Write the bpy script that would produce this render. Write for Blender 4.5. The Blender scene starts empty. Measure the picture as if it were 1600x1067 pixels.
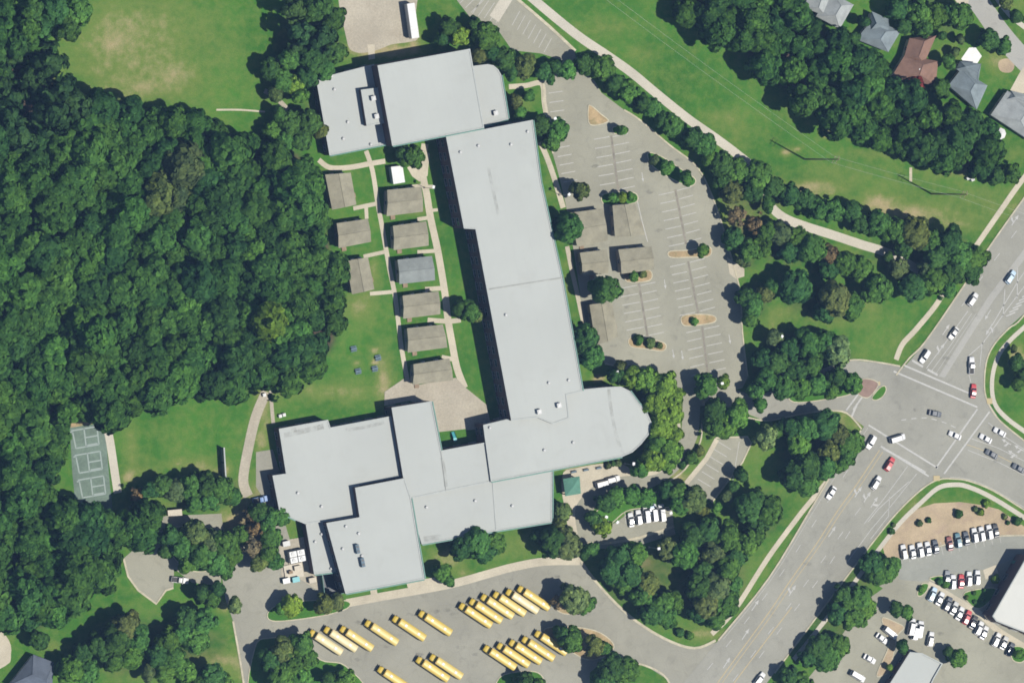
import bpy, math, random
import numpy as np
from mathutils import Vector, Matrix

# ------------------------------------------------------------------ camera, sky, sun, exposure
scene = bpy.context.scene
COL = scene.collection
CAM = Vector((-620.0, 60.0, 1600.0))
AIM = Vector((0.0, 0.0, 0.0))
FWD = (AIM - CAM).normalized()
RIGHT = FWD.cross(Vector((0, 1, 0))).normalized()
UP = RIGHT.cross(FWD).normalized()
DIST = (AIM - CAM).length
cam_data = bpy.data.cameras.new('camera')
cam = bpy.data.objects.new('camera', cam_data)
COL.objects.link(cam)
cam.matrix_world = Matrix(((RIGHT.x, UP.x, -FWD.x, CAM.x), (RIGHT.y, UP.y, -FWD.y, CAM.y),
                           (RIGHT.z, UP.z, -FWD.z, CAM.z), (0, 0, 0, 1)))
cam_data.sensor_width = 36.0
cam_data.lens = 36.0 * DIST / 320.0
cam_data.clip_start = 10.0
cam_data.clip_end = 6000.0
scene.camera = cam

SUN = Vector((0.45, -0.23, 1.0)).normalized()          # towards the sun: east-south-east, high
sun_el = math.asin(SUN.z)
sun_az = math.atan2(SUN.x, SUN.y)
world = bpy.data.worlds.new('World')
scene.world = world
world.use_nodes = True
wn = world.node_tree.nodes
sky = wn.new('ShaderNodeTexSky')
sky.sky_type = 'NISHITA'
sky.sun_disc = False
sky.sun_elevation = sun_el
sky.sun_rotation = sun_az
sky.air_density = 1.0
sky.dust_density = 0.6
sky.ozone_density = 2.0
wn['Background'].inputs['Strength'].default_value = 0.06
world.node_tree.links.new(sky.outputs[0], wn['Background'].inputs[0])
sl = bpy.data.lights.new('sun', 'SUN')
sl.energy = 4.2
sl.angle = math.radians(0.53)
sl.color = (1.0, 0.955, 0.87)
sun = bpy.data.objects.new('sun', sl)
COL.objects.link(sun)
sun.rotation_euler = (-SUN).to_track_quat('-Z', 'Y').to_euler()
scene.view_settings.view_transform = 'Standard'
scene.view_settings.look = 'None'
scene.view_settings.gamma = 1.0
scene.view_settings.exposure = 0.74
scene.view_settings.use_curve_mapping = False
scene.cycles.filter_width = 1.7
scene.cycles.max_bounces = 5
scene.cycles.diffuse_bounces = 3
scene.cycles.transmission_bounces = 4
scene.cycles.transparent_max_bounces = 8

HAZE = 3.6e-5           # scattering per metre of the air
rng = random.Random(7)
R = math.radians

# ------------------------------------------------------------------ placing things by where they stand on the plan
def W(x, y, h=0.0):
    """plan position (photo units, 0.2 m each) at height h -> metres"""
    u = (x - 800.0) * 0.2 / DIST
    v = (533.5 - y) * 0.2 / DIST
    d = FWD + RIGHT * u + UP * v
    t = (h - CAM.z) / d.z
    return CAM + d * t

def PX(X, Y):
    """metres on the ground (arrays) -> plan units"""
    dx, dy, dz = X - CAM.x, Y - CAM.y, -CAM.z
    w = dx * FWD.x + dy * FWD.y + dz * FWD.z
    u = (dx * RIGHT.x + dy * RIGHT.y + dz * RIGHT.z) / w * DIST
    v = (dx * UP.x + dy * UP.y + dz * UP.z) / w * DIST
    return u / 0.2 + 800.0, 533.5 - v / 0.2

def heading(dx, dy, x=800, y=533, h=0.0):
    """world angle of a plan direction"""
    a, b = W(x, y, h), W(x + dx, y + dy, h)
    return math.atan2(b.y - a.y, b.x - a.x)

# ------------------------------------------------------------------ objects, labels
def tag(o, label=None, cat=None, group=None, kind=None):
    if label: o['label'] = label
    if cat: o['category'] = cat
    if group: o['group'] = group
    if kind: o['kind'] = kind
    return o

def thing(name, label, cat, loc=(0, 0, 0), rz=0.0, group=None):
    o = bpy.data.objects.new(name, None)
    o.empty_display_size = 0.5
    COL.objects.link(o)
    o.location = loc
    o.rotation_euler = (0, 0, rz)
    return tag(o, label, cat, group)

def place(name, mesh, parent=None, loc=(0, 0, 0), rz=0.0, sc=None, color=None):
    o = bpy.data.objects.new(name, mesh)
    COL.objects.link(o)
    if parent is not None: o.parent = parent
    o.location = loc
    o.rotation_euler = (0, 0, rz)
    if sc is not None: o.scale = sc
    if color is not None: o.color = (*color, 1.0)
    return o

class MB:
    """collects faces for one mesh"""
    def __init__(s):
        s.v = []; s.f = []; s.m = []
    def add(s, vs, fs, m=0):
        b = len(s.v)
        s.v += [tuple(p) for p in vs]
        s.f += [tuple(i + b for i in f) for f in fs]
        s.m += [m] * len(fs)
        return s
    def box(s, c, d, rz=0.0, m=0, top=1.0):
        x, y, z = d[0] / 2, d[1] / 2, d[2] / 2
        ca, sa = math.cos(rz), math.sin(rz)
        vs = []
        for k, q in ((-1, 1.0), (1, top)):
            for (i, j) in ((-1, -1), (1, -1), (1, 1), (-1, 1)):
                px, py = i * x * q, j * y * q
                vs.append((c[0] + px * ca - py * sa, c[1] + px * sa + py * ca, c[2] + k * z))
        return s.add(vs, [(3, 2, 1, 0), (4, 5, 6, 7), (0, 1, 5, 4), (1, 2, 6, 5), (2, 3, 7, 6), (3, 0, 4, 7)], m)
    def prism(s, poly, z0, z1, m=0, bottom=False, mtop=None):
        n = len(poly)
        vs = [(p[0], p[1], z0) for p in poly] + [(p[0], p[1], z1) for p in poly]
        s.add(vs, [(i, (i + 1) % n, n + (i + 1) % n, n + i) for i in range(n)], m)
        s.add([(p[0], p[1], z1) for p in poly], [tuple(range(n))], m if mtop is None else mtop)
        if bottom: s.add([(p[0], p[1], z0) for p in poly], [tuple(reversed(range(n)))], m)
        return s
    def tube(s, a, b, r0, r1, n=8, m=0, caps=True):
        a, b = Vector(a), Vector(b)
        d = (b - a).normalized()
        e = d.orthogonal().normalized()
        g = d.cross(e)
        vs = []
        for p, r in ((a, r0), (b, r1)):
            for i in range(n):
                t = 2 * math.pi * i / n
                vs.append(p + (e * math.cos(t) + g * math.sin(t)) * r)
        fs = [(i, (i + 1) % n, n + (i + 1) % n, n + i) for i in range(n)]
        if caps: fs += [tuple(reversed(range(n))), tuple(range(n, 2 * n))]
        return s.add(vs, fs, m)
    def loft(s, rings, m=0, caps=True):
        n = len(rings[0]); vs = []; fs = []
        for r in rings: vs += list(r)
        for k in range(len(rings) - 1):
            for i in range(n):
                j = (i + 1) % n
                fs.append((k * n + i, k * n + j, (k + 1) * n + j, (k + 1) * n + i))
        if caps: fs += [tuple(reversed(range(n))), tuple(range((len(rings) - 1) * n, len(rings) * n))]
        return s.add(vs, fs, m)
    def mesh(s, name, mats, smooth=False):
        me = bpy.data.meshes.new(name)
        me.from_pydata(s.v, [], s.f)
        for q in (mats if isinstance(mats, (list, tuple)) else [mats]): me.materials.append(q)
        me.polygons.foreach_set('material_index', s.m)
        if smooth: me.polygons.foreach_set('use_smooth', [True] * len(s.f))
        me.update()
        return me
    def build(s, name, mats, parent=None, loc=(0, 0, 0), rz=0.0, smooth=False, color=None):
        return place(name, s.mesh(name, mats, smooth), parent, loc, rz, None, color)

def ordinal(i):
    w = ['first', 'second', 'third', 'fourth', 'fifth', 'sixth', 'seventh', 'eighth', 'ninth', 'tenth', 'eleventh', 'twelfth',
         'thirteenth', 'fourteenth', 'fifteenth', 'sixteenth', 'seventeenth', 'eighteenth', 'nineteenth', 'twentieth']
    if i < 20: return w[i]
    if i < 29: return 'twenty-' + w[i - 20]
    if i == 29: return 'thirtieth'
    return 'thirty-' + w[i - 30]

def spline(pts, k=5, closed=False):
    """Catmull-Rom through plan points"""
    n = len(pts); out = []
    rngk = range(n if closed else n - 1)
    for i in rngk:
        if closed: p0, p1, p2, p3 = (pts[(i + j) % n] for j in (-1, 0, 1, 2))
        else: p0, p1, p2, p3 = pts[max(i - 1, 0)], pts[i], pts[i + 1], pts[min(i + 2, n - 1)]
        for q in range(k):
            t = q / k
            out.append(tuple(0.5 * (2 * b + (c - a) * t + (2 * a - 5 * b + 4 * c - d) * t * t + (3 * b - a - 3 * c + d) * t ** 3)
                             for a, b, c, d in zip(p0, p1, p2, p3)))
    if not closed: out.append(tuple(pts[-1]))
    return out

def sheet(name, pts, z, mat, smooth=0, parent=None, depth=0.0):
    """flat paved or planted sheet over plan polygon; depth gives it visible sides"""
    if smooth: pts = spline(pts, smooth, True)
    w = [W(p[0], p[1]) for p in pts]
    area = sum(a.x * b.y - b.x * a.y for a, b in zip(w, w[1:] + w[:1]))
    if area < 0: w.reverse()
    mb = MB()
    if depth: mb.prism([(p.x, p.y) for p in w], z - depth, z)
    else: mb.add([(p.x, p.y, z) for p in w], [tuple(range(len(w)))])
    o = mb.build(name, mat, parent)
    if parent is None: tag(o, kind='structure')
    return o

def offset_line(w, d):
    out = []
    for i in range(len(w)):
        a, b = w[max(i - 1, 0)], w[min(i + 1, len(w) - 1)]
        t = (b - a); t.z = 0
        t.normalize()
        out.append(w[i] + Vector((-t.y, t.x, 0)) * d)
    return out

def ribbon(name, pts, width, z, mat, parent=None, smooth=5, depth=0.0, off=0.0):
    """strip of even width along a plan line"""
    if smooth: pts = spline(pts, smooth)
    w = [W(p[0], p[1]) for p in pts]
    l, r = offset_line(w, off + width / 2), offset_line(w, off - width / 2)
    n = len(w); mb = MB()
    for k in range(n - 1):
        q = [r[k], r[k + 1], l[k + 1], l[k]]
        mb.add([(p.x, p.y, z) for p in q], [(0, 1, 2, 3)])
        if depth:
            mb.add([(l[k].x, l[k].y, z), (l[k + 1].x, l[k + 1].y, z), (l[k + 1].x, l[k + 1].y, z - depth), (l[k].x, l[k].y, z - depth)], [(3, 2, 1, 0)][:1])
            mb.add([(r[k].x, r[k].y, z), (r[k + 1].x, r[k + 1].y, z), (r[k + 1].x, r[k + 1].y, z - depth), (r[k].x, r[k].y, z - depth)], [(0, 1, 2, 3)])
    o = mb.build(name, mat, parent)
    if parent is None: tag(o, kind='structure')
    return o

# ------------------------------------------------------------------ materials
class NT:
    def __init__(s, name):
        s.mat = bpy.data.materials.new(name)
        s.mat.use_nodes = True
        s.n = s.mat.node_tree.nodes; s.l = s.mat.node_tree.links
        s.bsdf = s.n['Principled BSDF']
        s.pos = None
    def new(s, t, **kw):
        o = s.n.new(t)
        for k, v in kw.items(): setattr(o, k, v)
        return o
    def link(s, a, b): s.l.new(a, b)
    def coords(s, obj=False):
        if obj: return s.new('ShaderNodeTexCoord').outputs['Object']
        return s.new('ShaderNodeNewGeometry').outputs['Position']
    def noise(s, scale, detail=3.0, rough=0.55, obj=False, dist=0.0):
        n = s.new('ShaderNodeTexNoise')
        n.inputs['Scale'].default_value = scale; n.inputs['Detail'].default_value = detail
        n.inputs['Roughness'].default_value = rough; n.inputs['Distortion'].default_value = dist
        s.link(s.coords(obj), n.inputs['Vector'])
        return n.outputs['Fac']
    def ramp(s, fac, a, b, lo=0.0, hi=1.0):
        r = s.new('ShaderNodeMapRange')
        r.inputs['From Min'].default_value = a; r.inputs['From Max'].default_value = b
        r.inputs['To Min'].default_value = lo; r.inputs['To Max'].default_value = hi
        s.link(fac, r.inputs['Value'])
        return r.outputs[0]
    def mix(s, fac, a, b, kind='MIX'):
        m = s.new('ShaderNodeMix', data_type='RGBA', blend_type=kind)
        for i, v in ((0, fac), (6, a), (7, b)):
            if isinstance(v, (int, float)): m.inputs[i].default_value = v
            elif isinstance(v, tuple): m.inputs[i].default_value = (*v, 1.0)
            else: s.link(v, m.inputs[i])
        return m.outputs[2]
    def math(s, op, a, b=0.0):
        m = s.new('ShaderNodeMath', operation=op)
        for i, v in ((0, a), (1, b)):
            if isinstance(v, (int, float)): m.inputs[i].default_value = v
            else: s.link(v, m.inputs[i])
        return m.outputs[0]
    def done(s, col, rough=0.8, bump=None, strength=0.3, spec=0.3, metal=0.0):
        if isinstance(col, tuple): s.bsdf.inputs['Base Color'].default_value = (*col, 1.0)
        else: s.link(col, s.bsdf.inputs['Base Color'])
        s.bsdf.inputs['Roughness'].default_value = rough
        s.bsdf.inputs['Specular IOR Level'].default_value = spec
        s.bsdf.inputs['Metallic'].default_value = metal
        if bump is not None:
            b = s.new('ShaderNodeBump')
            b.inputs['Strength'].default_value = strength
            b.inputs['Distance'].default_value = 0.1
            s.link(bump, b.inputs['Height'])
            s.link(b.outputs[0], s.bsdf.inputs['Normal'])
        return s.mat

def speckled(name, col, amount=0.25, big=0.05, fine=2.5, rough=0.85, warm=None, obj=False, spec=0.25):
    """a base colour with broad blotches and fine grain"""
    t = NT(name)
    c = t.mix(t.ramp(t.noise(big, 5, 0.6, obj), 0.3, 0.7), tuple(v * (1 - amount) for v in col), tuple(v * (1 + amount) for v in col))
    if warm: c = t.mix(t.ramp(t.noise(big * 2.3, 4, 0.6, obj, 0.6), 0.5, 0.75, 0, 0.7), c, warm)
    f = t.noise(fine, 4, 0.65, obj)
    c = t.mix(1.0, c, t.mix(t.ramp(f, 0.25, 0.75), (0.82, 0.82, 0.82), (1.16, 1.16, 1.16)), 'MULTIPLY')
    return t.done(c, rough, f, 0.15, spec)

def asphalt(name, col, patch=0.13, crack=0.10):
    t = NT(name)
    c = t.mix(t.ramp(t.noise(0.035, 6, 0.62), 0.32, 0.68), tuple(v * (1 - patch) for v in col), tuple(v * (1 + patch) for v in col))
    stain = t.ramp(t.noise(0.22, 5, 0.7, False, 0.8), 0.55, 0.74, 0.0, 0.42)
    c = t.mix(stain, c, tuple(v * 0.55 for v in col))
    pale = t.ramp(t.noise(0.11, 5, 0.6, False, 0.5), 0.55, 0.8, 0.0, 0.4)
    c = t.mix(pale, c, tuple(v * 1.35 for v in col))
    v = t.new('ShaderNodeTexVoronoi', feature='DISTANCE_TO_EDGE')
    v.inputs['Scale'].default_value = 0.21
    wob = t.new('ShaderNodeTexNoise'); wob.inputs['Scale'].default_value = 0.5; wob.inputs['Detail'].default_value = 3
    t.link(t.coords(), wob.inputs['Vector'])
    t.link(t.mix(0.9, t.coords(), wob.outputs['Color'], 'ADD'), v.inputs['Vector'])
    c = t.mix(t.ramp(v.outputs['Distance'], 0.006, 0.024, crack, 0.0), c, tuple(v_ * 0.45 for v_ in col))
    f = t.noise(3.2, 4, 0.7)
    c = t.mix(1.0, c, t.mix(t.ramp(f, 0.2, 0.8), (0.85, 0.85, 0.86), (1.14, 1.14, 1.13)), 'MULTIPLY')
    return t.done(c, 0.9, f, 0.12, 0.2)

M = {}
M['lot'] = asphalt('asphalt_lot', (0.215, 0.209, 0.163))
M['lot_grey'] = asphalt('asphalt_grey', (0.198, 0.201, 0.174), 0.12)
M['road'] = asphalt('asphalt_road', (0.212, 0.208, 0.176), 0.12, 0.08)
M['street'] = asphalt('asphalt_pale', (0.26, 0.255, 0.23), 0.1, 0.05)
M['bus_lot'] = asphalt('asphalt_bus_lot', (0.209, 0.203, 0.165), 0.13, 0.14)
M['concrete'] = speckled('concrete', (0.35, 0.315, 0.24), 0.16, 0.12, 2.5)
M['greenway'] = speckled('greenway_concrete', (0.36, 0.335, 0.275), 0.10, 0.1, 2.5)
M['kerb'] = speckled('kerb_concrete', (0.34, 0.31, 0.225), 0.22, 0.35, 3.0)
M['gravel'] = speckled('gravel', (0.29, 0.262, 0.205), 0.14, 0.08, 1.6, 0.95, (0.25, 0.22, 0.17))
M['pine_straw'] = speckled('pine_straw', (0.29, 0.228, 0.148), 0.22, 0.12, 2.2, 0.95, (0.25, 0.185, 0.14))
M['dirt'] = speckled('bare_dirt', (0.27, 0.20, 0.11), 0.25, 0.2, 2.0, 0.95, (0.09, 0.115, 0.04))
M['brick_paving'] = speckled('brick_paving', (0.19, 0.13, 0.105), 0.15, 0.6, 5.0)
M['oil'] = speckled('oily_dirt', (0.17, 0.155, 0.125), 0.25, 0.4, 2.0)
M['court'] = speckled('court_surface', (0.098, 0.135, 0.105), 0.2, 0.15, 1.2)

def paint_mat(name, col, wear):
    t = NT(name)
    w = t.ramp(t.noise(1.1, 4, 0.7), 0.35, 0.7)
    return t.done(t.mix(w, col, tuple(a * (1 - wear) + 0.2 * wear for a in col)), 0.7, spec=0.3)
M['white_paint'] = paint_mat('road_paint_white', (0.345, 0.34, 0.315), 0.55)
M['faded_paint'] = paint_mat('stall_paint_faded', (0.33, 0.32, 0.285), 0.55)
M['yellow_paint'] = paint_mat('road_paint_yellow', (0.34, 0.27, 0.13), 0.45)
M['court_paint'] = paint_mat('court_paint', (0.20, 0.25, 0.23), 0.4)

def grass_mat(name, attrs=True):
    t = NT(name)
    n1 = t.noise(0.045, 5, 0.6); n2 = t.noise(0.4, 5, 0.65); n3 = t.noise(2.6, 3, 0.7)
    g = t.mix(t.ramp(n1, 0.35, 0.66), (0.028, 0.096, 0.012), (0.046, 0.134, 0.017))
    g = t.mix(t.ramp(n2, 0.42, 0.72, 0, 0.55), g, (0.070, 0.136, 0.020))
    if attrs:
        a = t.new('ShaderNodeAttribute', attribute_name='dry')
        d = t.math('ADD', a.outputs['Fac'], t.ramp(n2, 0.3, 0.7, -0.16, 0.16))
        d = t.math('ADD', d, t.ramp(n1, 0.3, 0.7, -0.08, 0.08))
        g = t.mix(t.ramp(d, 0.12, 0.60, 0, 0.75), g, (0.118, 0.152, 0.036))
        g = t.mix(t.ramp(d, 0.60, 1.05, 0, 0.95), g, (0.26, 0.215, 0.115))
        b = t.new('ShaderNodeAttribute', attribute_name='litter')
        lit = t.mix(t.ramp(n2, 0.3, 0.7), (0.035, 0.030, 0.020), (0.085, 0.062, 0.042))
        g = t.mix(b.outputs['Fac'], g, lit)
    c = t.mix(1.0, g, t.mix(t.ramp(n3, 0.2, 0.8), (0.74, 0.74, 0.74), (1.24, 1.24, 1.24)), 'MULTIPLY')
    return t.done(c, 0.95, n3, 0.5, 0.1)
M['grass'] = grass_mat('lawn_grass')
M['verge'] = grass_mat('verge_grass', False)

def roof_membrane(name, col):
    t = NT(name)
    c = t.mix(t.ramp(t.noise(0.03, 5, 0.6), 0.3, 0.7), tuple(v * 0.94 for v in col), tuple(v * 1.05 for v in col))
    c = t.mix(t.ramp(t.noise(0.16, 5, 0.65, False, 1.0), 0.54, 0.78, 0, 0.30), c, tuple(v * q for v, q in zip(col, (0.80, 0.78, 0.74))))
    c = t.mix(t.ramp(t.noise(0.09, 3, 0.5, False, 0.4), 0.58, 0.7, 0, 0.25), c, tuple(v * 1.1 for v in col))
    mp = t.new('ShaderNodeMapping'); mp.inputs['Rotation'].default_value = (0, 0, R(-12.5))
    t.link(t.coords(), mp.inputs['Vector'])
    sx = t.new('ShaderNodeSeparateXYZ'); t.link(mp.outputs[0], sx.inputs[0])
    lap = t.math('FRACT', t.math('MULTIPLY', sx.outputs['X'], 1 / 3.05))
    c = t.mix(t.ramp(lap, 0.0, 0.06, 0.4, 0.0), c, tuple(v * 0.86 for v in col))
    lap2 = t.math('FRACT', t.math('MULTIPLY', sx.outputs['Y'], 1 / 18.3))
    c = t.mix(t.ramp(lap2, 0.0, 0.012, 0.2, 0.0), c, tuple(v * 0.86 for v in col))
    return t.done(c, 0.6, t.noise(1.5, 3), 0.04, 0.3)
M['membrane'] = roof_membrane('roof_membrane', (0.270, 0.283, 0.266))
M['coping'] = speckled('coping_metal', (0.27, 0.285, 0.27), 0.05, 0.3, 2, 0.6)
M['white_roof'] = roof_membrane('white_roof', (0.37, 0.37, 0.34))
M['green_metal'] = speckled('green_metal', (0.04, 0.135, 0.105), 0.12, 0.4, 2, 0.45)
M['green_roof'] = speckled('green_metal_roof', (0.075, 0.175, 0.125), 0.1, 0.4, 2, 0.5)
M['brick'] = speckled('brown_brick', (0.085, 0.055, 0.052), 0.2, 0.25, 4.0)
M['panel_wall'] = speckled('portable_siding', (0.24, 0.225, 0.20), 0.08, 0.4, 3.0)
M['joint'] = speckled('joint_metal', (0.235, 0.24, 0.22), 0.2, 0.4, 2, 0.6)
M['vent'] = speckled('vent_metal', (0.36, 0.36, 0.35), 0.06, 0.8, 3, 0.45)
M['dark_metal'] = speckled('dark_metal', (0.05, 0.055, 0.06), 0.2, 0.6, 3, 0.5)
M['steel'] = speckled('galvanised_steel', (0.28, 0.29, 0.29), 0.1, 0.6, 3, 0.4, spec=0.5)
M['wire'] = NT('aluminium_wire').done((0.35, 0.37, 0.35), 0.6)
M['glass'] = NT('window_glass').done((0.018, 0.024, 0.032), 0.12, spec=0.6)
M['tyre'] = NT('tyre_rubber').done((0.012, 0.012, 0.013), 0.9)
M['rim'] = NT('wheel_rim').done((0.3, 0.3, 0.31), 0.35, metal=0.7)
M['lamp_clear'] = NT('headlamp_lens').done((0.5, 0.5, 0.48), 0.2)
M['lamp_red'] = NT('tail_lamp_lens').done((0.28, 0.01, 0.01), 0.25)
M['black'] = NT('black_trim').done((0.012, 0.012, 0.012), 0.6)
M['wood'] = speckled('weathered_wood', (0.2, 0.15, 0.1), 0.2, 0.8, 4, 0.9)
M['white_panel'] = speckled('white_panel', (0.46, 0.46, 0.45), 0.05, 0.6, 3, 0.4)
M['cream_wall'] = speckled('cream_wall', (0.4, 0.36, 0.29), 0.08, 0.3, 3)
M['blue_bench'] = speckled('blue_coated_steel', (0.04, 0.085, 0.12), 0.1, 1.0, 3, 0.5)
M['turquoise'] = speckled('turquoise_plastic', (0.06, 0.27, 0.29), 0.06, 1.0, 3, 0.4)
M['bark'] = speckled('bark', (0.085, 0.065, 0.048), 0.25, 1.2, 5, 0.95, obj=True)

def shingles(name, col):
    t = NT(name)
    c = t.mix(t.ramp(t.noise(0.35, 4, 0.6), 0.3, 0.7), tuple(v * 0.80 for v in col), tuple(v * 1.14 for v in col))
    f = t.noise(2.4, 3, 0.7)
    c = t.mix(1.0, c, t.mix(t.ramp(f, 0.2, 0.8), (0.86, 0.86, 0.86), (1.12, 1.12, 1.12)), 'MULTIPLY')
    return t.done(c, 0.9, f, 0.25, 0.15)
M['shingle_tan'] = shingles('shingle_tan', (0.206, 0.192, 0.140))
M['shingle_pale'] = shingles('shingle_blue_grey', (0.17, 0.185, 0.175))
M['shingle_red'] = shingles('shingle_red_brown', (0.175, 0.105, 0.078))
M['shingle_blue'] = shingles('shingle_slate_blue', (0.155, 0.185, 0.195))
M['shingle_grey'] = shingles('shingle_grey', (0.245, 0.26, 0.255))
M['shingle_slate'] = shingles('shingle_dark_slate', (0.085, 0.1, 0.125))

def car_paint():
    t = NT('vehicle_paint')
    oi = t.new('ShaderNodeObjectInfo')
    c = t.mix(t.ramp(t.noise(1.5, 3, 0.6, True), 0.4, 0.8, 0, 0.12), oi.outputs['Color'], (0.2, 0.19, 0.17))
    t.bsdf.inputs['Coat Weight'].default_value = 0.3
    t.bsdf.inputs['Coat Roughness'].default_value = 0.15
    return t.done(c, 0.45, spec=0.4)
M['paint'] = car_paint()

def leaf_mat(name, stored=False):
    t = NT(name)
    oi = t.new('ShaderNodeAttribute', attribute_name='tone') if stored else t.new('ShaderNodeObjectInfo')
    ge = t.new('ShaderNodeNewGeometry')
    isl = ge.outputs['Random Per Island']
    c = t.mix(1.0, oi.outputs['Color'], t.mix(isl, (0.55, 0.60, 0.62), (1.42, 1.40, 1.12)), 'MULTIPLY')
    big = t.noise(0.4 if stored else 1.9, 2, 0.5, True)
    c = t.mix(1.0, c, t.mix(t.ramp(big, 0.3, 0.7), (0.72, 0.78, 0.84), (1.30, 1.24, 1.0)), 'MULTIPLY')
    d = t.new('ShaderNodeBsdfDiffuse'); tr = t.new('ShaderNodeBsdfTranslucent'); mx = t.new('ShaderNodeMixShader')
    t.link(c, d.inputs['Color'])
    t.link(t.mix(1.0, c, (1.1, 1.3, 0.6), 'MULTIPLY'), tr.inputs['Color'])
    mx.inputs[0].default_value = 0.06
    t.link(d.outputs[0], mx.inputs[1]); t.link(tr.outputs[0], mx.inputs[2])
    t.link(mx.outputs[0], t.n['Material Output'].inputs['Surface'])
    return t.mat
M['leaf'] = leaf_mat('tree_leaves')
M['wood_leaf'] = leaf_mat('woodland_leaves', True)

def stain_mat(name, col):
    t = NT(name)
    t.bsdf.inputs['Base Color'].default_value = (*col, 1)
    t.bsdf.inputs['Roughness'].default_value = 0.9
    t.link(t.ramp(t.noise(0.45, 5, 0.7), 0.38, 0.75, 0.0, 0.34), t.bsdf.inputs['Alpha'])
    return t.mat
M['oil_spot'] = stain_mat('oil_spot', (0.05, 0.05, 0.05))
M['stain'] = stain_mat('roof_grime', (0.19, 0.18, 0.145))

# ------------------------------------------------------------------ ground: one sheet with real grass, dry patches and leaf litter
WOOD_W = [(-160, -40), (0, 0), (30, 25), (55, 70), (72, 92), (85, 128), (125, 145), (190, 160), (240, 178), (300, 184), (345, 198),
          (382, 222), (420, 232), (465, 240), (485, 262), (492, 305), (512, 372), (522, 430), (520, 470), (528, 500), (520, 540),
          (500, 560), (455, 590), (430, 596), (390, 606), (345, 610), (285, 600), (225, 630), (180, 645), (104, 650), (80, 690),
          (84, 795), (150, 815), (232, 802), (236, 828), (184, 856), (164, 895), (130, 915), (112, 945), (60, 980), (30, 968), (-160, 960)]
WOOD_N = [(1035, -60), (1052, 5), (1112, 55), (1165, 80), (1205, 122), (1258, 160), (1300, 190), (1345, 215), (1400, 232), (1450, 250),
          (1500, 268), (1545, 262), (1562, 232), (1540, 205), (1510, 190), (1480, 178), (1440, 158), (1400, 140), (1370, 100), (1330, 85),
          (1295, 55), (1255, 35), (1235, 10), (1225, -60)]

def inside(poly, x, y):
    x = np.asarray(x, float); y = np.asarray(y, float)
    r = np.zeros(x.shape, bool)
    n = len(poly)
    for i in range(n):
        x1, y1 = poly[i]; x2, y2 = poly[(i + 1) % n]
        if y1 == y2: continue
        c = ((y1 > y) != (y2 > y)) & (x < (x2 - x1) * (y - y1) / (y2 - y1) + x1)
        r ^= c
    return r

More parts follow.
